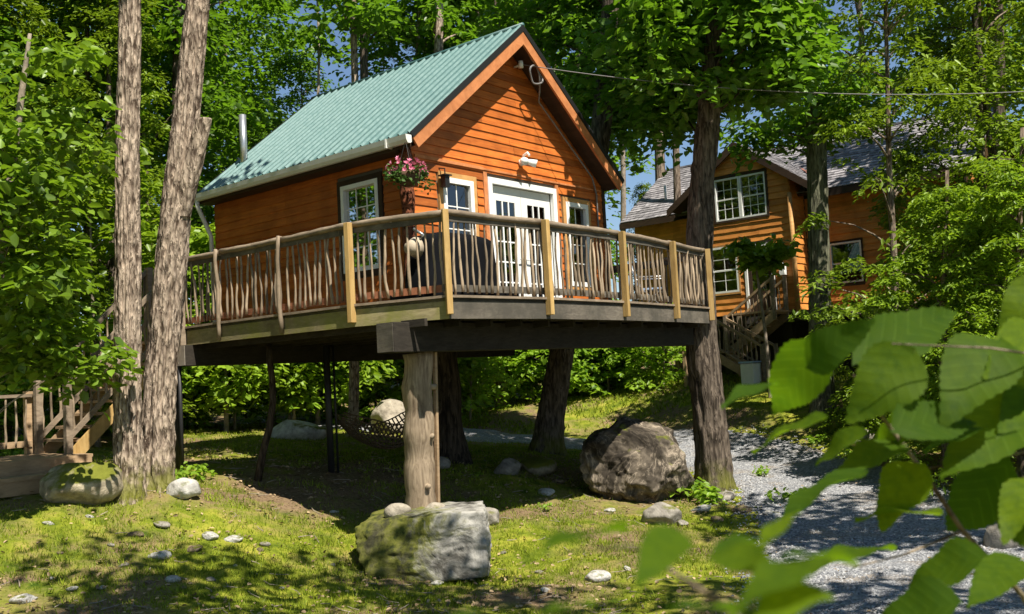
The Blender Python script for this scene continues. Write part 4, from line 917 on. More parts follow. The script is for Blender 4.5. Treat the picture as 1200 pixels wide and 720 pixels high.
# ------------------------------------------------------------------ trees
def trunk_mesh(name, pts, rad, nseg=20, ridge=.0, seed=0, rows=None, flare=0.0, limbs=()):
    """tapered trunk with furrowed bark relief and limbs; pts local to the base"""
    pts = np.array(pts,float); rad = np.array(rad,float); n = rows or max(6,len(pts)*3); t = np.linspace(0,len(pts)-1,n)
    P = np.stack([np.interp(t,range(len(pts)),pts[:,i]) for i in range(3)],1)
    for _ in range(max(1,n//10)): P[1:-1] = (P[:-2]+2*P[1:-1]+P[2:])/4
    r_ = np.interp(t,range(len(pts)),rad); a = np.linspace(0,2*np.pi,nseg,endpoint=False)
    A, Zr = np.meshgrid(a, P[:,2]); base = P[0,2]
    f = 1+flare*np.exp(-(Zr-base)/.28)*(1+.45*np.cos(A*4+seed)+.25*np.cos(A*7+2*seed))
    if ridge:
        u = fbm(np.cos(A)*8, np.sin(A)*8, Zr*1.6, seed, 3); f = f+ridge*(np.abs(u)*-1.9+.6)+.03*fbm(np.cos(A)*1.2,np.sin(A)*1.2,Zr*.8,seed+3,2)
    Rr = r_[:,None]*f; V = np.stack([P[:,None,0]+Rr*np.cos(A), P[:,None,1]+Rr*np.sin(A), np.broadcast_to(P[:,None,2],Rr.shape)],-1).reshape(-1,3)
    ii = np.arange(n*nseg).reshape(n,nseg); jj = np.roll(ii,-1,1); Fq = np.stack([ii[:-1],jj[:-1],jj[1:],ii[1:]],-1).reshape(-1,4)
    q = MB(); q.v = [tuple(p) for p in V]; q.f = [tuple(x) for x in Fq.tolist()]; q.f.append(tuple(ii[-1].tolist()))
    for lp_, lr_ in limbs: q.tube(lp_, lr_, 6)
    return q.mesh(name)
def crown_centres(g, n, z0, z1, R_, shape='oval', inner=.2):
    z = g.uniform(0,1,n)**.9; a = g.uniform(0,2*np.pi,n)
    prof = {'oval': np.sqrt(np.clip(1-(2*z-1)**2*.85,0.05,1)), 'cone': (1-z)**.8*.95+.08, 'dome': np.sqrt(np.clip(1-z**2.2,.03,1)), 'column': np.clip(1.15-z*.6,.1,1)}[shape]
    r_ = R_*prof*np.sqrt(g.uniform(inner**2,1,n)); return np.stack([r_*np.cos(a), r_*np.sin(a), z0+(z1-z0)*z],1)
def make_limbs(cs, tr, g, k=18, r=.05):
    """limbs from the trunk line (function of z) to some spray centres"""
    out = []
    for i in g.choice(len(cs), min(k,len(cs)), replace=False):
        c = cs[i]; zz = max(.4, c[2]-np.hypot(c[0],c[1])*.55); b = tr(zz); m_ = (b+c)/2+np.array([0,0,.12*np.hypot(*(c-b)[:2])]); out.append(([b,(b+m_)/2+(0,0,.05),m_,c],[r,r*.75,r*.5,r*.22]))
    return out
def generic(name, label, cat, seed, H, R_, z0, n, per, size, lm, bk_, r0_, shape='oval', spr=.8, flat=.22, group=None, tilt=.45, nl=22, aspect=.62, drp=.35):
    g = np.random.default_rng(seed); root = thing(name,label,cat,group=group)
    cs = crown_centres(g,n,z0,H,R_,shape); V, Fc = sprays(cs, g.uniform(.6,1.2,n)*spr, per, size, g, flat, tilt, 1.0, aspect, drp)
    w1, w2 = g.normal(0,.12,2); tr = lambda z: np.array([w1*math.sin(z*.35), w2*math.sin(z*.3), z])
    zs_ = np.linspace(-.3,H*.96,12); obj('trunk', trunk_mesh('trunk',[tr(z) for z in zs_],[max(.02,r0_*(1-z/H*.9)) for z in zs_],10,0,seed,None,.5,make_limbs(cs,tr,g,nl,r0_*.25)),bk_,root,True)
    obj('crown', npmesh('crown',V,Fc), lm, root); root.location = (0,0,-500); return root
PROTO = {}
GB = 'forest trees behind the clearing'
PROTO['maple'] = [generic('maple_tree','tall leafy maple in the dense wood behind the cabin','tree',100+i,H,R_,3.0,150,105,.23,'leaf_forest','bark_mid',.22,'oval',1.05,.20,GB) for i,(H,R_) in enumerate(((21,3.6),(19,3.2),(23,3.9)))]
PROTO['fir'] = [generic('hemlock_tree','feathery hemlock with drooping sprays in the wood','tree',120+i,H,R_,1.0,190,120,.17,'leaf_hemlock','bark_dark',.16,'cone',.75,.14,'hemlocks among the forest trees',.35,20,.45,.55) for i,(H,R_) in enumerate(((15,2.6),(18,3.0)))]
PROTO['young'] = [generic('young_tree','bright green young broadleaf tree at the wood edge','tree',140+i,H,R_,.8,60,90,.20,'leaf_bright','bark_smooth',.06,'oval',.65,.16,'young trees at the wood edge',.4,16) for i,(H,R_) in enumerate(((6.5,1.7),(5.0,1.5)))]
PROTO['sapling'] = [generic('sapling','low bright sapling with flat leaf layers seen under the deck','sapling',160+i,H,R_,.25,26,70,.17,'leaf_under','bark_smooth',.03,'dome',.50,.10,'saplings behind the deck',.35,10) for i,(H,R_) in enumerate(((2.8,1.3),(2.1,1.1)))]
USED = set()
def place(kind, i, x, y, s=1.0, rot=None, z=None, sz=None):
    q_ = toc(np.array([x,y,0.0])); mg_ = {'maple':2.6,'fir':1.8,'young':1.2,'sapling':.6}[kind]*s
    if kind == 'sapling':
        if (q_[0] > 17.3 and -3.6 < q_[1] < 8.2) or (14.4 < q_[0] < 17.4 and .4 < q_[1] < 5): return None
    elif 15.0-mg_ < q_[0] < 24.6+mg_ and -3.6-mg_ < q_[1] < 8.2+mg_: return None      # keep the house free
    p = PROTO[kind][i%len(PROTO[kind])]; o = p if p.name not in USED else copy_tree(p); USED.add(p.name)
    o.location = (x, y, float(terrain(x,y)) if z is None else z); o.rotation_euler = (0,0,random.uniform(0,6.28) if rot is None else rot); o.scale = (s,s,s*(sz or 1)); return o
R = random.Random(11)
for i,(x,y,s) in enumerate([(-19,24,.95),(-15.5,27,1),(-12.5,31,1),(-10,26.5,.95),(-11,35,1.05),(-6.2,29.5,.48),(-2.0,36,1.0),(-.8,34.5,.95),(1.5,35,1.0),(.6,33.5,.9),(6.6,36,1.05),(12.2,37,1.05),(15.5,34,1),(18.5,30,1),(21,36,1.05),
      (-21,33,1.05),(-17,38,1.1),(-12,41,1.1),(-2.5,41,1.1),(2.5,44,1.15),(17,44,1.15),(22.5,43,1.2),(-26,42,1.15),(27,38,1.1),(-24,26,1),(19.5,24,.9),(-14.5,15,.9),(-17,13,1),(-13.5,21,.85),(-17,10,.9),(-15.5,4,.9),(-20,16,1),(-19,-3,1),(-12,-7,1),(-4,-13,1),(-23,6,1)]):
    place('maple', i, x+R.uniform(-.4,.4), y, s)
for i,(x,y,s) in enumerate([(-11.8,22.5,.95),(-9.6,23.5,.8),(-14,24,1),(10.9,21.8,.85),(13.8,22.5,.6),(15.8,28,1),(18,25.5,1),(-17.5,21,1),(5.4,38,.5),(0,39,1.1)]):
    place('fir', i, x, y, s)
for i,(x,y,s) in enumerate([(-8.8,20.5,.95),(-7.3,24.5,1),(-4.5,27,1),(-2.2,28.3,1.05),(.3,33,1.05),(3.2,34,1),(5.5,33,1),(1.6,34.5,.9),(-10.5,18.5,1),(-12.3,17.4,1.1),(11.5,19.2,.95),(13,17.5,1),(9.6,20.6,.75),(14.2,20,1.1),(7.0,35,.9),(-6,26.2,.8),(8.3,33.5,.9)]):
    place('young', i, x, y, s)
for i,(x,y,s) in enumerate([(-9.6,25.4,1.2),(-8.4,26.2,1.3),(-7.4,25.6,1.2),(-6.2,26.6,1.3),(-5.2,27.2,1.2),(-9.0,23.6,1.0),(-10.2,23.6,1.0),(-3.4,28.2,1.2),(-1.4,28.6,1.2),(.6,32.5,1.2),(2.2,33.5,1.3),(3.6,34.5,1.3),(-4.2,28.8,1.3),(-9.4,19.2,.9),(-9.8,17.9,.9),(6.3,32.5,1.1),(9.9,18.6,.9),(11.2,16.6,.8),(8.6,21.5,.7),(-7.0,28.2,1.3),(10.6,15.1,.7),(-2.4,30,1.3),(-.4,31,1.2),(.5,31.5,1.3),(1.3,31.1,1.15),(2.1,31.6,1.3),(2.9,31.0,1.1),(3.6,30.6,1.0),(4.5,30.0,.9),(-1.2,31.6,1.3),(1.7,32.6,1.5),(3.1,32.2,1.3)]):
    place('sapling', i, x, y, s)
# thin bare trunks seen between the saplings
for i,(x,yb,d,xt,r_,m_) in enumerate(((412,490,23,415,.13,'bark_light'),(683,472,34,676,.11,'bark_light'),(730,466,34,731,.12,'bark_smooth'),(585,478,31,582,.14,'bark_mid'),(620,470,36,617,.08,'bark_mid'),(425,470,30,427,.20,'bark_dark'),(515,480,29,515,.22,'bark_light'),(489,480,34,490,.12,'bark_light'),(776,455,36,772,.25,'bark_mid'),(797,450,33,790,.16,'bark_mid'),(373,480,27,372,.06,'bark_smooth'),(103,470,24,100,.09,'bark_dark'),(70,460,27,73,.10,'bark_dark'),(1172,420,26,1170,.22,'bark_dark'),(205,500,26,212,.25,'bark_dark'))):
    P = D(x,yb,d); P[2] = float(terrain(P[0],P[1])); Tp = D(xt,0,d); H = Tp[2]-P[2]+5; g = np.random.default_rng(200+i)
    root = thing('slender_tree',['pale-barked tree rising behind the hammock pole','thin pale leaning stem beside the brown rock at the wood edge','smooth pole-like stem on the grass bank behind the huge boulder','brown stem between the dark trunk support and the leaning tree','very thin brown stem just behind the leaning tree','dark trunk rising over the middle of the cabin roof ridge','pale straight trunk rising behind the cabin roof near its peak','thin pale trunk rising over the roof next to a thicker pale one','stout brown trunk on the bank near the deck maple','brown leaning stem on the bank beside the stout brown trunk','thin smooth stem in the saplings behind the twin support poles','thin dark stem behind the leafy tree at the landing','dark stem next to a thinner one behind the landing','dark trunk rising behind the yellow-green hemlocks','thick dark trunk in the shade behind the paired trees'][i],'tree',tuple(P),0,'bare-stemmed trees in the wood')
    dx = (Tp[0]-P[0]); zs_ = np.linspace(-.3,H,9); cs = crown_centres(g,20,H*.62,H+1.5,1.3); cs[:,0] += dx
    obj('trunk',trunk_mesh('trunk',[(dx*z/max(H-5,1)+.05*math.sin(z+i),.05*math.cos(z*.8+i),z) for z in zs_],[r_*(1-.6*max(z,0)/H) for z in zs_],12,.0,i,None,.45,make_limbs(cs,lambda z:np.array([dx*z/H,0,z]),g,8,r_*.3)),m_,root,True)
    V,Fc = sprays(cs,g.uniform(.5,.9,20),90,.22,g); obj('crown',npmesh('crown',V,Fc),'leaf_forest',root)

def special(name, label, pix, depth, rads, barkm, clumps, lm, size, per, seed, base_px=None, ridge=.12, nseg=40, rows=120, flare=.45, spr=.9, extra=(), avoid=None, dshift=None, tilt=.45, aspect=.62, flat=.22):
    """tree whose trunk follows image points at a given distance; clumps: list of world centres"""
    g = np.random.default_rng(seed); B = D(*pix[0],depth); B[2] = float(terrain(B[0],B[1])); root = thing(name,label,'tree',tuple(B))
    pts = [np.zeros(3)-np.array([0,0,.25])]+[D(x,y,depth+(dshift or 0)*i)-B for i,(x,y) in enumerate(pix[1:])]
    cs = np.array(clumps)-B if len(clumps) else np.zeros((0,3)); P_ = np.array(pts); tr = lambda z: np.array([np.interp(z,P_[:,2],P_[:,0]),np.interp(z,P_[:,2],P_[:,1]),z])
    lb = make_limbs(cs,tr,g,16,rads[-1]*.35) if len(cs) else []
    obj('trunk',trunk_mesh('trunk',pts,rads,nseg,ridge,seed,rows,flare,lb+list(extra)),barkm,root,True)
    if len(cs):
        V,Fc = sprays(cs,g.uniform(.65,1.15,len(cs))*spr,per,size,g,flat,tilt,1.0,aspect); obj('crown',npmesh('crown',V,Fc),lm,root)
    return root, B
def ell(g, n, c, r): 
    p = g.normal(0,1,(n,3)); p /= np.linalg.norm(p,axis=1,keepdims=True); return np.array(c)+p*np.array(r)*(g.uniform(.15,1,(n,1))**.4)
def clear_cabin(cs, mg=.9):
    out = []
    for c in cs:
        q = toc(c)
        if -3.2 < q[0] < 6.6+mg and -3.4-mg < q[1] < 6.2 and q[2] < max(zroof(q[0])+mg, 6.0 if q[0] < 6.6 else 6.0): continue
        out.append(c)
    return np.array(out)
g = np.random.default_rng(77)
special('maple_trunk_tree','straight rough-barked tree, slimmer of the pair left of the deck',[(150,580),(149,470),(150,350),(149,200),(152,40),(153,-60),(156,-220),(160,-420)],12.5,[.175,.160,.152,.142,.132,.125,.115,.09],'bark_light',ell(g,50,D(160,-420,12.5),(2.6,2.6,2.4)),'leaf_forest',.2,110,301,rows=300,nseg=72,ridge=.20)
Bb = D(181,556,13.0); s0_ = D(205,290,13.0)
rt2, B2 = special('forked_tree','leaning rough-barked tree with a sawn-off fork, stouter of the pair',[(181,558),(186,470),(197,350),(208,230),(221,110),(232,0),(246,-120),(262,-330)],13.0,[.215,.20,.195,.185,.155,.145,.13,.10],'bark_light',ell(g,50,D(130,-420,13.0),(2.2,2.0,2.2)),'leaf_forest',.2,110,302,rows=300,nseg=72,ridge=.20,
    extra=[])
st_ = [D(213,255,12.95)-B2, D(221,215,12.9)-B2, D(230,180,12.88)-B2, D(239,140,12.85)-B2]; q = MB(); q.v = []; 
obj('sawn_fork', trunk_mesh('sawn_fork',st_,[.11,.12,.115,.11],28,.12,9,60), 'bark_light', rt2, True)
c3 = np.concatenate([ell(g,46,D(835,45,18),(1.7,2.0,1.5)), ell(g,26,D(760,70,19.5),(1.3,1.5,1.7)), ell(g,40,D(870,-170,18),(3.0,2.6,2.4))])
special('deck_maple','dark leafy maple growing beside the deck end with its crown over the gable',[(838,572),(832,490),(822,400),(819,300),(822,220),(832,120),(842,20),(846,-80),(850,-260)],18.0,[.33,.30,.28,.25,.23,.21,.19,.17,.1],'bark_dark',clear_cabin(c3),'leaf_forest',.21,120,303,rows=180,nseg=44,ridge=.14,flare=.3)
c4 = np.concatenate([ell(g,50,D(700,45,23),(1.5,1.6,2.7)), ell(g,30,D(640,-40,23),(2.2,2,2.4))])
special('leaning_tree','leaning dark-barked tree with flared foot behind the deck',[(639,537),(645,490),(657,420),(680,290),(704,160),(715,20),(722,-150)],21.0,[.36,.30,.26,.24,.22,.19,.1],'bark_dark',clear_cabin(c4),'leaf_forest',.22,120,304,rows=140,flare=.6)
c5 = ell(g,30,D(940,110,23.5),(1.8,1.6,1.6))
special('house_side_tree','greenish straight tree standing before the wooden house',[(962,447),(961,400),(960,300),(958,220),(956,160),(952,90),(950,-40)],23.0,[.27,.26,.24,.23,.22,.18,.1],'bark_green',c5,'leaf_forest',.20,110,305,rows=100)
# bright hemlock saplings in front of the house wall
def conifer(name, label, px_list, depth, r, zlo, zhi, n, wmax, seed, per=70, size=.15, lm='leaf_hemlock', spr=.42):
    g = np.random.default_rng(seed); B = D(*px_list[0],depth); B[2] = float(terrain(B[0],B[1])); root = thing(name,label,'tree',tuple(B)); pts = [np.array([0,0,-.2])]+[D(x,y,depth)-B for x,y in px_list[1:]]
    P_ = np.array(pts); tr = lambda z: np.array([np.interp(z,P_[:,2],P_[:,0]),np.interp(z,P_[:,2],P_[:,1]),z]); t = g.uniform(0,1,n); z = zlo+(zhi-zlo)*t; a = g.uniform(0,6.28,n); rr = wmax*((1-t)**.6*.9+.12)*np.sqrt(g.uniform(.1,1,n))
    cs = np.array([tr(zz)+np.array([q*math.cos(b),q*math.sin(b),-.12*q]) for zz,q,b in zip(z,rr,a)])
    obj('trunk',trunk_mesh('trunk',pts,[r*(1-.8*i/len(pts)) for i in range(len(pts))],12,.05,seed,None,.3,make_limbs(cs,tr,g,40,r*.3)),'bark_mid',root,True)
    V,Fc = sprays(cs,g.uniform(.6,1.2,n)*spr,per,size,g,.10,.35,1.0,.36,.5); obj('crown',npmesh('crown',V,Fc),lm,root); return root
conifer('hemlock_sapling','slim hemlock with bare thin lower stem in front of the house roof',[(1052,480),(1050,380),(1047,290),(1042,200),(1040,90),(1036,-40)],20.0,.10,2.8,10.5,90,2.0,401)
conifer('hemlock_sapling','bushy yellow-green hemlock crowding the house wall by the driveway',[(1100,470),(1105,380),(1108,280),(1110,200)],17.5,.08,.6,5.2,150,1.9,402,130,.115,'leaf_bright')
conifer('hemlock_sapling','yellow-green hemlock filling the wood edge beside the bushy one',[(1190,470),(1192,380),(1195,260),(1198,150)],16.5,.08,.5,5.8,150,1.9,403,130,.115,'leaf_bright')
conifer('hemlock_sapling','low hemlock seedling beside the house crawl space',[(1030,450),(1030,400),(1030,345)],21.5,.05,.2,2.6,60,1.2,404,120,.115,'leaf_bright')
conifer('hemlock_sapling','tall hemlock rising over the house ridge',[(1150,440),(1150,250),(1148,60),(1146,-150)],23.0,.14,3.0,14,150,2.6,405,90,.16)
# small leafy sprig growing over the house's lower window
c6 = ell(g,16,D(880,296,25.2),(.85,.4,.32)); 
special('young_maple','small leafy maple whose top covers the house door and window',[(902,452),(898,400),(890,340),(884,300)],25.2,[.05,.045,.04,.02],'bark_smooth',c6,'leaf_bright',.24,60,306,nseg=8,rows=20,ridge=0,spr=.45)
# leafy broadleaf tree at the left edge
cl = np.concatenate([ell(g,34,D(30,120,11.0),(.75,.8,1.1)), ell(g,34,D(10,250,10.6),(.75,.8,1.0)), ell(g,24,D(25,370,11.2),(.65,.7,.6)), ell(g,10,D(95,420,11.6),(.55,.5,.25)), ell(g,14,D(-60,300,10.5),(.8,.8,1.2))])
special('leafy_bush_tree','bright leafy broadleaf tree leaning in beside the landing',[(-40,560),(-25,450),(0,300),(20,150),(35,40)],11.0,[.09,.08,.06,.045,.02],'bark_smooth',cl,'leaf_mid',.145,40,307,nseg=12,rows=30,ridge=0,spr=.40,flat=.25)
# trees beside the driveway, out of view, that dapple the clearing
for i,(x,y,h_,rr,n_,ox,oy) in enumerate(((5.2,2.4,9.8,2.6,32,-3.4,2.0),(9.0,9.5,10,2.4,30,0,0),(15.5,12,10.5,2.5,30,0,0),(9.5,2.5,11.0,2.4,34,-1.8,1.0),(14,7,13,2.8,30,0,0))):
    B = np.array([x,y,float(terrain(x,y))]); root = thing('roadside_maple','tall maple standing by the near end of the driveway','tree',tuple(B),0,'maples by the near driveway'); g2 = np.random.default_rng(500+i)
    cs = ell(g2,n_,(ox,oy,h_),(rr*(1.3 if ox else 1),rr*.8,1.8)); zs_ = np.linspace(-.3,h_+1.5,9)
    obj('trunk',trunk_mesh('trunk',[(.1*math.sin(z*.4+i),.1*math.cos(z*.5),z) for z in zs_],[.2*(1-.75*max(z,0)/(h_+2)) for z in zs_],14,.1,i,60,.5,make_limbs(cs,lambda z:np.array([0,0,z]),g2,18,.05)),'bark_mid',root,True)
    V,Fc = sprays(cs,g2.uniform(.6,1.1,n_),100,.2,g2); obj('crown',npmesh('crown',V,Fc),'leaf_forest',root)

# ------------------------------------------------------------------ ground cover
g = np.random.default_rng(9)
def blades(n, xr, yr, hmin, hmax, cond, wd=.007):
    x = g.uniform(*xr,n); y = g.uniform(*yr,n); k = cond(x,y); x, y = x[k], y[k]; z = terrain(x,y); n = len(x); a = g.uniform(0,6.28,n); h = g.uniform(hmin,hmax,n); lean = g.normal(0,.5,(n,2))*h[:,None]
    s = np.stack([np.cos(a),np.sin(a)],1)*wd*g.uniform(.6,1.4,(n,1)); V = np.zeros((n,3,3)); V[:,0,:2] = np.stack([x,y],1)-s; V[:,1,:2] = np.stack([x,y],1)+s; V[:,2,:2] = np.stack([x,y],1)+lean
    V[:,:2,2] = (z-.01)[:,None]; V[:,2,2] = z+h; return V.reshape(-1,3), np.arange(n*3).reshape(n,3)
dens = lambda x,y: fbm(x*.55,y*.55,0,41,4)+.35*fbm(x*2.1,y*2.1,0,45,2)
def green(x,y): return (dens(x,y) > -.25+g.uniform(-.35,.35,len(x))) & (drive_dist(x,y) > .0+g.uniform(-.25,.1,len(x)))
V1,F1 = blades(150000,(-8.5,6.5),(8.6,16.5),.018,.062,green,.006); V2,F2 = blades(70000,(-9,9),(16.5,27),.02,.08,green,.011); V3,F3 = blades(40000,(-6,10),(27,40),.04,.14,green,.022)
V4,F4 = blades(26000,(-7.5,6),(9.0,15.5),.04,.11,lambda x,y: (fbm(x*1.6,y*1.6,0,77,2)+.5*fbm(x*5,y*5,0,78,2) > .30)&(drive_dist(x,y) > 0),.006)
gv = np.concatenate([V1,V2,V3,V4]); gf = np.concatenate([F1,F2+len(V1),F3+len(V1)+len(V2),F4+len(V1)+len(V2)+len(V3)])
tag(obj('grass', npmesh('grass',gv,gf), 'grass_blade'),'short moss and grass covering the clearing','grass',kind='stuff')
n = 9000; x = g.uniform(-8.5,7,n); y = 8.6+g.uniform(0,1,n)**1.3*13; kk = (dens(x,y) < .35) | (g.uniform(0,1,n) < .3); x, y = x[kk], y[kk]; n = len(x)
C = np.stack([x,y,terrain(x,y)+g.uniform(.012,.05,n)],1); Nn = np.array([0,0,1.0])+g.normal(0,.45,(n,3)); T = g.normal(0,1,(n,3))*[1,1,.2]; ln = g.uniform(.025,.075,n)
V,Fc = leaf_geo(C,T,Nn,ln,ln*g.uniform(.4,.7,n)); tag(obj('leaf_litter',npmesh('leaf_litter',V,Fc),'leaf_litter'),'dry brown leaves fallen over the moss','leaf litter',kind='stuff')
n = 26000; x = g.uniform(1.5,9,n); y = 8.6+g.uniform(0,1,n)**1.4*15; kk = drive_dist(x,y) < g.normal(-.15,.18,n); x, y = x[kk], y[kk]; n = len(x); z = terrain(x,y)+.04
oc = np.array([(1,0,0),(-.5,.8,0),(-.5,-.8,0),(0,0,.8)]); a = g.uniform(0,6.28,n); s = g.uniform(.010,.028,n); ca, sa = np.cos(a), np.sin(a)
V = np.stack([np.stack([x+s*(o[0]*ca-o[1]*sa), y+s*(o[0]*sa+o[1]*ca), z+s*o[2]+g.uniform(-.004,.004,n)],1) for o in oc],1).reshape(-1,3); b = np.arange(n)[:,None]*4
tag(obj('gravel',npmesh('gravel',V,np.concatenate([b+np.array([[0,1,3]]),b+np.array([[1,2,3]]),b+np.array([[2,0,3]])])),'gravel_stone'),'loose grey gravel stones over the driveway','gravel',kind='stuff')
tw = MB()
for i in range(420):
    x, y = g.uniform(-7.5,4.5), 9.2+g.uniform(0,1)**1.3*10
    if drive_dist(np.array([x]),np.array([y]))[0] < .1: continue
    a, l_ = g.uniform(0,6.28), g.uniform(.06,.28); p0, p1 = (x,y), (x+l_*math.cos(a),y+l_*math.sin(a)); pm = ((p0[0]+p1[0])/2+g.normal(0,.02),(p0[1]+p1[1])/2+g.normal(0,.02))
    tw.tube([(*p,float(terrain(*p))+.018+.01*k) for k, p in enumerate((p0,pm,p1))], [.006,.005,.003], 4, False)
tag(tw.build('twigs','bark_smooth'),'thin dead twigs lying over the moss','twigs',kind='stuff')
# low leafy plants in the clearing
g = np.random.default_rng(15)
for i,(x,y,s_,n_) in enumerate(((200,565,.30,5),(812,585,.42,7),(845,590,.40,7),(230,560,.25,4),(120,585,.2,4),(920,590,.35,5),(690,575,.16,3),(640,600,.16,3),(1010,540,.45,6),(1090,520,.5,6),(1180,530,.5,6),(960,520,.3,4),(560,560,.15,3),(895,560,.25,4))):
    P = on_ground(x,y); root = thing('low_plant',['small leafy plant at the foot of the pale rock','leafy plant between the huge boulder and the deck maple','leafy plant at the foot of the deck maple','small leafy plant by the forked tree foot','seedling on the bare earth by the slimmer trunk','leafy plant on the driveway verge','seedling in the shade near the boulder','seedling in the shade of the deck','leafy plant behind the driveway bend','leafy plant at the wood edge behind the big leaves','leafy plant by the dark driveway rock','leafy plant on the far driveway verge','seedling beside the dark trunk support','seedling by the driveway edge near the deck maple'][i],'plant',tuple(P))
    V,Fc = sprays(g.uniform(-.5,.5,(n_,3))*[s_*1.6,s_*1.2,s_*.5]+[0,0,s_*.45],[s_*.5]*n_,14,s_*.34,g,.2,.4); obj('leaves',npmesh('leaves',V,Fc),'leaf_under',root)
    q = MB()
    for k in range(n_): q.tube([(0,0,-.02),(g.uniform(-.3,.3)*s_,g.uniform(-.3,.3)*s_,s_*.4)],.004,5)
    q.build('stems','bark_green',root)

# ------------------------------------------------------------------ big leaves close to the camera
def big_leaf_mesh(seed, wide=.8):
    R = random.Random(seed); n = 25; V = []; L_ = 1.0
    for side in (0,1,-1):
        for i in range(n):
            t = i/(n-1); wd = wide*.5*(math.sin(math.pi*min(1,t**.62))**.85)*(1-.25*t)+(.022*(i%2))*(1 if 0 < i < n-1 else 0); x = t-.0
            if side and i == 0: x = -.05
            y = side*wd; z = .22*abs(y)-.26*(t-.4)**2+.035*math.sin(t*11+seed*2+side)*abs(side)
            V.append((x,y,z))
    fs = []
    for s in (1,2):
        for i in range(n-1):
            a, b_, c, d = i, i+1, s*n+i+1, s*n+i; fs.append((a,b_,c,d) if s == 2 else (a,d,c,b_))
    me = bpy.data.meshes.new('leaf'); me.from_pydata(V,[],fs); me.materials.append(MATS['leaf_big']); me.polygons.foreach_set('use_smooth',[True]*len(me.polygons)); return me
BL = [big_leaf_mesh(i,w_) for i,w_ in enumerate((.66,.72,.56,.76,.46))]
def put_leaf(root, base, bx, by, tx, ty, d, face=.9, roll=0.0, k=0, dd=0.0, width=1.0):
    """leaf from base pixel to tip pixel at distance d; face = how squarely the blade faces the viewer"""
    tx, ty = bx+(tx-bx)*.9, by+(ty-by)*.9; A = D(bx,by,d); B = D(tx,ty,d+dd); X_ = B-A; ln = np.linalg.norm(X_); X_ /= ln; lw = math.hypot(tx-bx,ty-by)*d/FPX; v = CAM-A; v /= np.linalg.norm(v); Nn = v*face+np.array([0,0,1.0])*(1-face); Nn = Nn-X_*(Nn@X_); Nn /= np.linalg.norm(Nn)
    Y_ = np.cross(Nn,X_); c, s = math.cos(roll), math.sin(roll); Y2 = Y_*c+Nn*s; N2 = Nn*c-Y_*s
    o = obj('leaf', BL[k%5], None, root); M_ = Matrix.Identity(4)
    for i in range(3): M_[i][0], M_[i][1], M_[i][2], M_[i][3] = X_[i]*ln, Y2[i]*lw*width, N2[i]*lw, A[i]-base[i]
    o.matrix_local = M_; return o
def stem(root, base, pl, r):
    q = MB(base); q.tube([D(*p) for p in pl], r, 7); return q.build('stem','bark_mid',root,True)
b1 = D(1330,960,1.75); br = thing('leafy_branch','out of focus branch of broad serrated green leaves rising beside the driveway','branch',tuple(b1))
stem(br,b1,[(1330,960,1.75),(1200,700,1.7),(1128,622,1.66),(1080,550,1.62),(1035,490,1.6),(1000,440,1.58)],[.006,.005,.0045,.004,.003,.002])
stem(br,b1,[(1240,420,1.55),(1160,408,1.52),(1045,403,1.5)],[.002,.0017,.001]); stem(br,b1,[(1128,622,1.66),(1060,650,1.6),(1000,665,1.55)],[.003,.002,.001]); stem(br,b1,[(1230,525,1.6),(1140,540,1.62),(1080,550,1.62)],[.003,.002,.002])
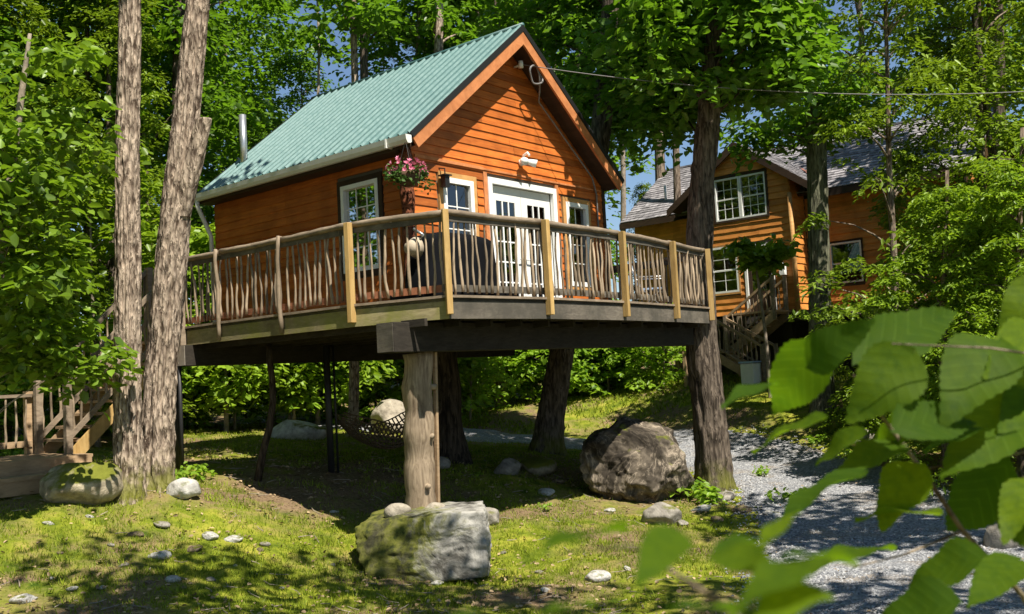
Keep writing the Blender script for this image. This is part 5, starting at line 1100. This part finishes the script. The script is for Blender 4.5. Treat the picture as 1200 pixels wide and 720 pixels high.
LV = [(1230,385,1148,445,1.7,.9,.2,3,0),(1225,330,1165,392,1.8,.8,.1,1,0),(1085,478,1010,530,1.55,.8,.3,0,0),(1150,500,1075,528,1.6,.5,.3,2,0),(1010,505,945,548,1.5,.6,.3,2,0),(1195,655,1130,712,1.5,.8,.2,1,0),(1180,590,1235,660,1.6,.8,.2,0,0),(962,405,893,497,1.5,.9,.1,1,0),(945,428,1032,368,1.5,.6,.3,2,0),(965,488,868,528,1.45,.35,.2,4,0),(905,448,838,476,1.4,.35,.1,2,0),(1070,412,985,505,1.55,.9,-.1,1,0),(1010,420,1138,352,1.6,.45,.5,2,0),(1170,398,1098,505,1.6,.95,.1,3,0),
      (1050,500,1160,488,1.5,.5,.3,0,0),(1215,470,1095,560,1.7,.8,.2,1,0),(1080,545,1022,628,1.6,.85,.5,3,0),(1180,545,1100,640,1.62,.85,-.3,0,0),(1010,550,893,612,1.5,.35,.4,4,0),(1150,650,1048,690,1.4,.6,.2,0,0),
      (1230,440,1165,520,1.75,.9,.1,0,0),(1060,520,960,560,1.6,.45,.2,2,0),(1100,600,990,602,1.5,.22,.3,4,0),(1215,560,1170,640,1.6,.85,.3,0,0),(1120,705,1010,735,1.35,.6,.1,3,0),(1040,640,940,665,1.45,.3,.2,2,0)]
for i,(a,b_,c,d_,dp,fc,rl,k_,dd_) in enumerate(LV): put_leaf(br,b1,a,b_,c,d_,dp,fc,rl,k_,.08*((i*7)%5-2))
b2 = D(900,1150,.78); br2 = thing('leafy_branch','blurred low branch of leaves hanging over the mossy foreground','branch',tuple(b2))
stem(br2,b2,[(900,1150,.78),(905,840,.74),(880,735,.71),(820,690,.69),(740,640,.68),(640,650,.65)],[.004,.003,.0025,.002,.0012,.0006])
for i,(a,b_,c,d_,dp,fc,rl,k_) in enumerate([(795,622,742,690,1.05,.9,.2,1),(725,618,598,652,.95,.22,.3,2),(895,632,828,640,1.05,.5,.2,0),(970,650,840,720,1.0,.4,.3,2),(880,720,770,700,.95,.3,.2,4),(960,690,870,735,1.0,.6,.2,1),(840,640,920,680,1.15,.35,.3,0),(690,705,620,722,.85,.25,.2,2),(560,716,520,735,.8,.6,.2,1),(820,735,720,745,.85,.4,.2,3),(1000,660,905,640,1.1,.25,.2,4),(930,600,880,655,1.2,.3,.4,2)]):
    put_leaf(br2,b2,a,b_,c,d_,dp*.62,fc,rl,k_,.04*((i*5)%5-2))
for kind in PROTO.values():
    for p in kind:
        if p.name not in USED: p.location = (0,70,float(terrain(0,70)))
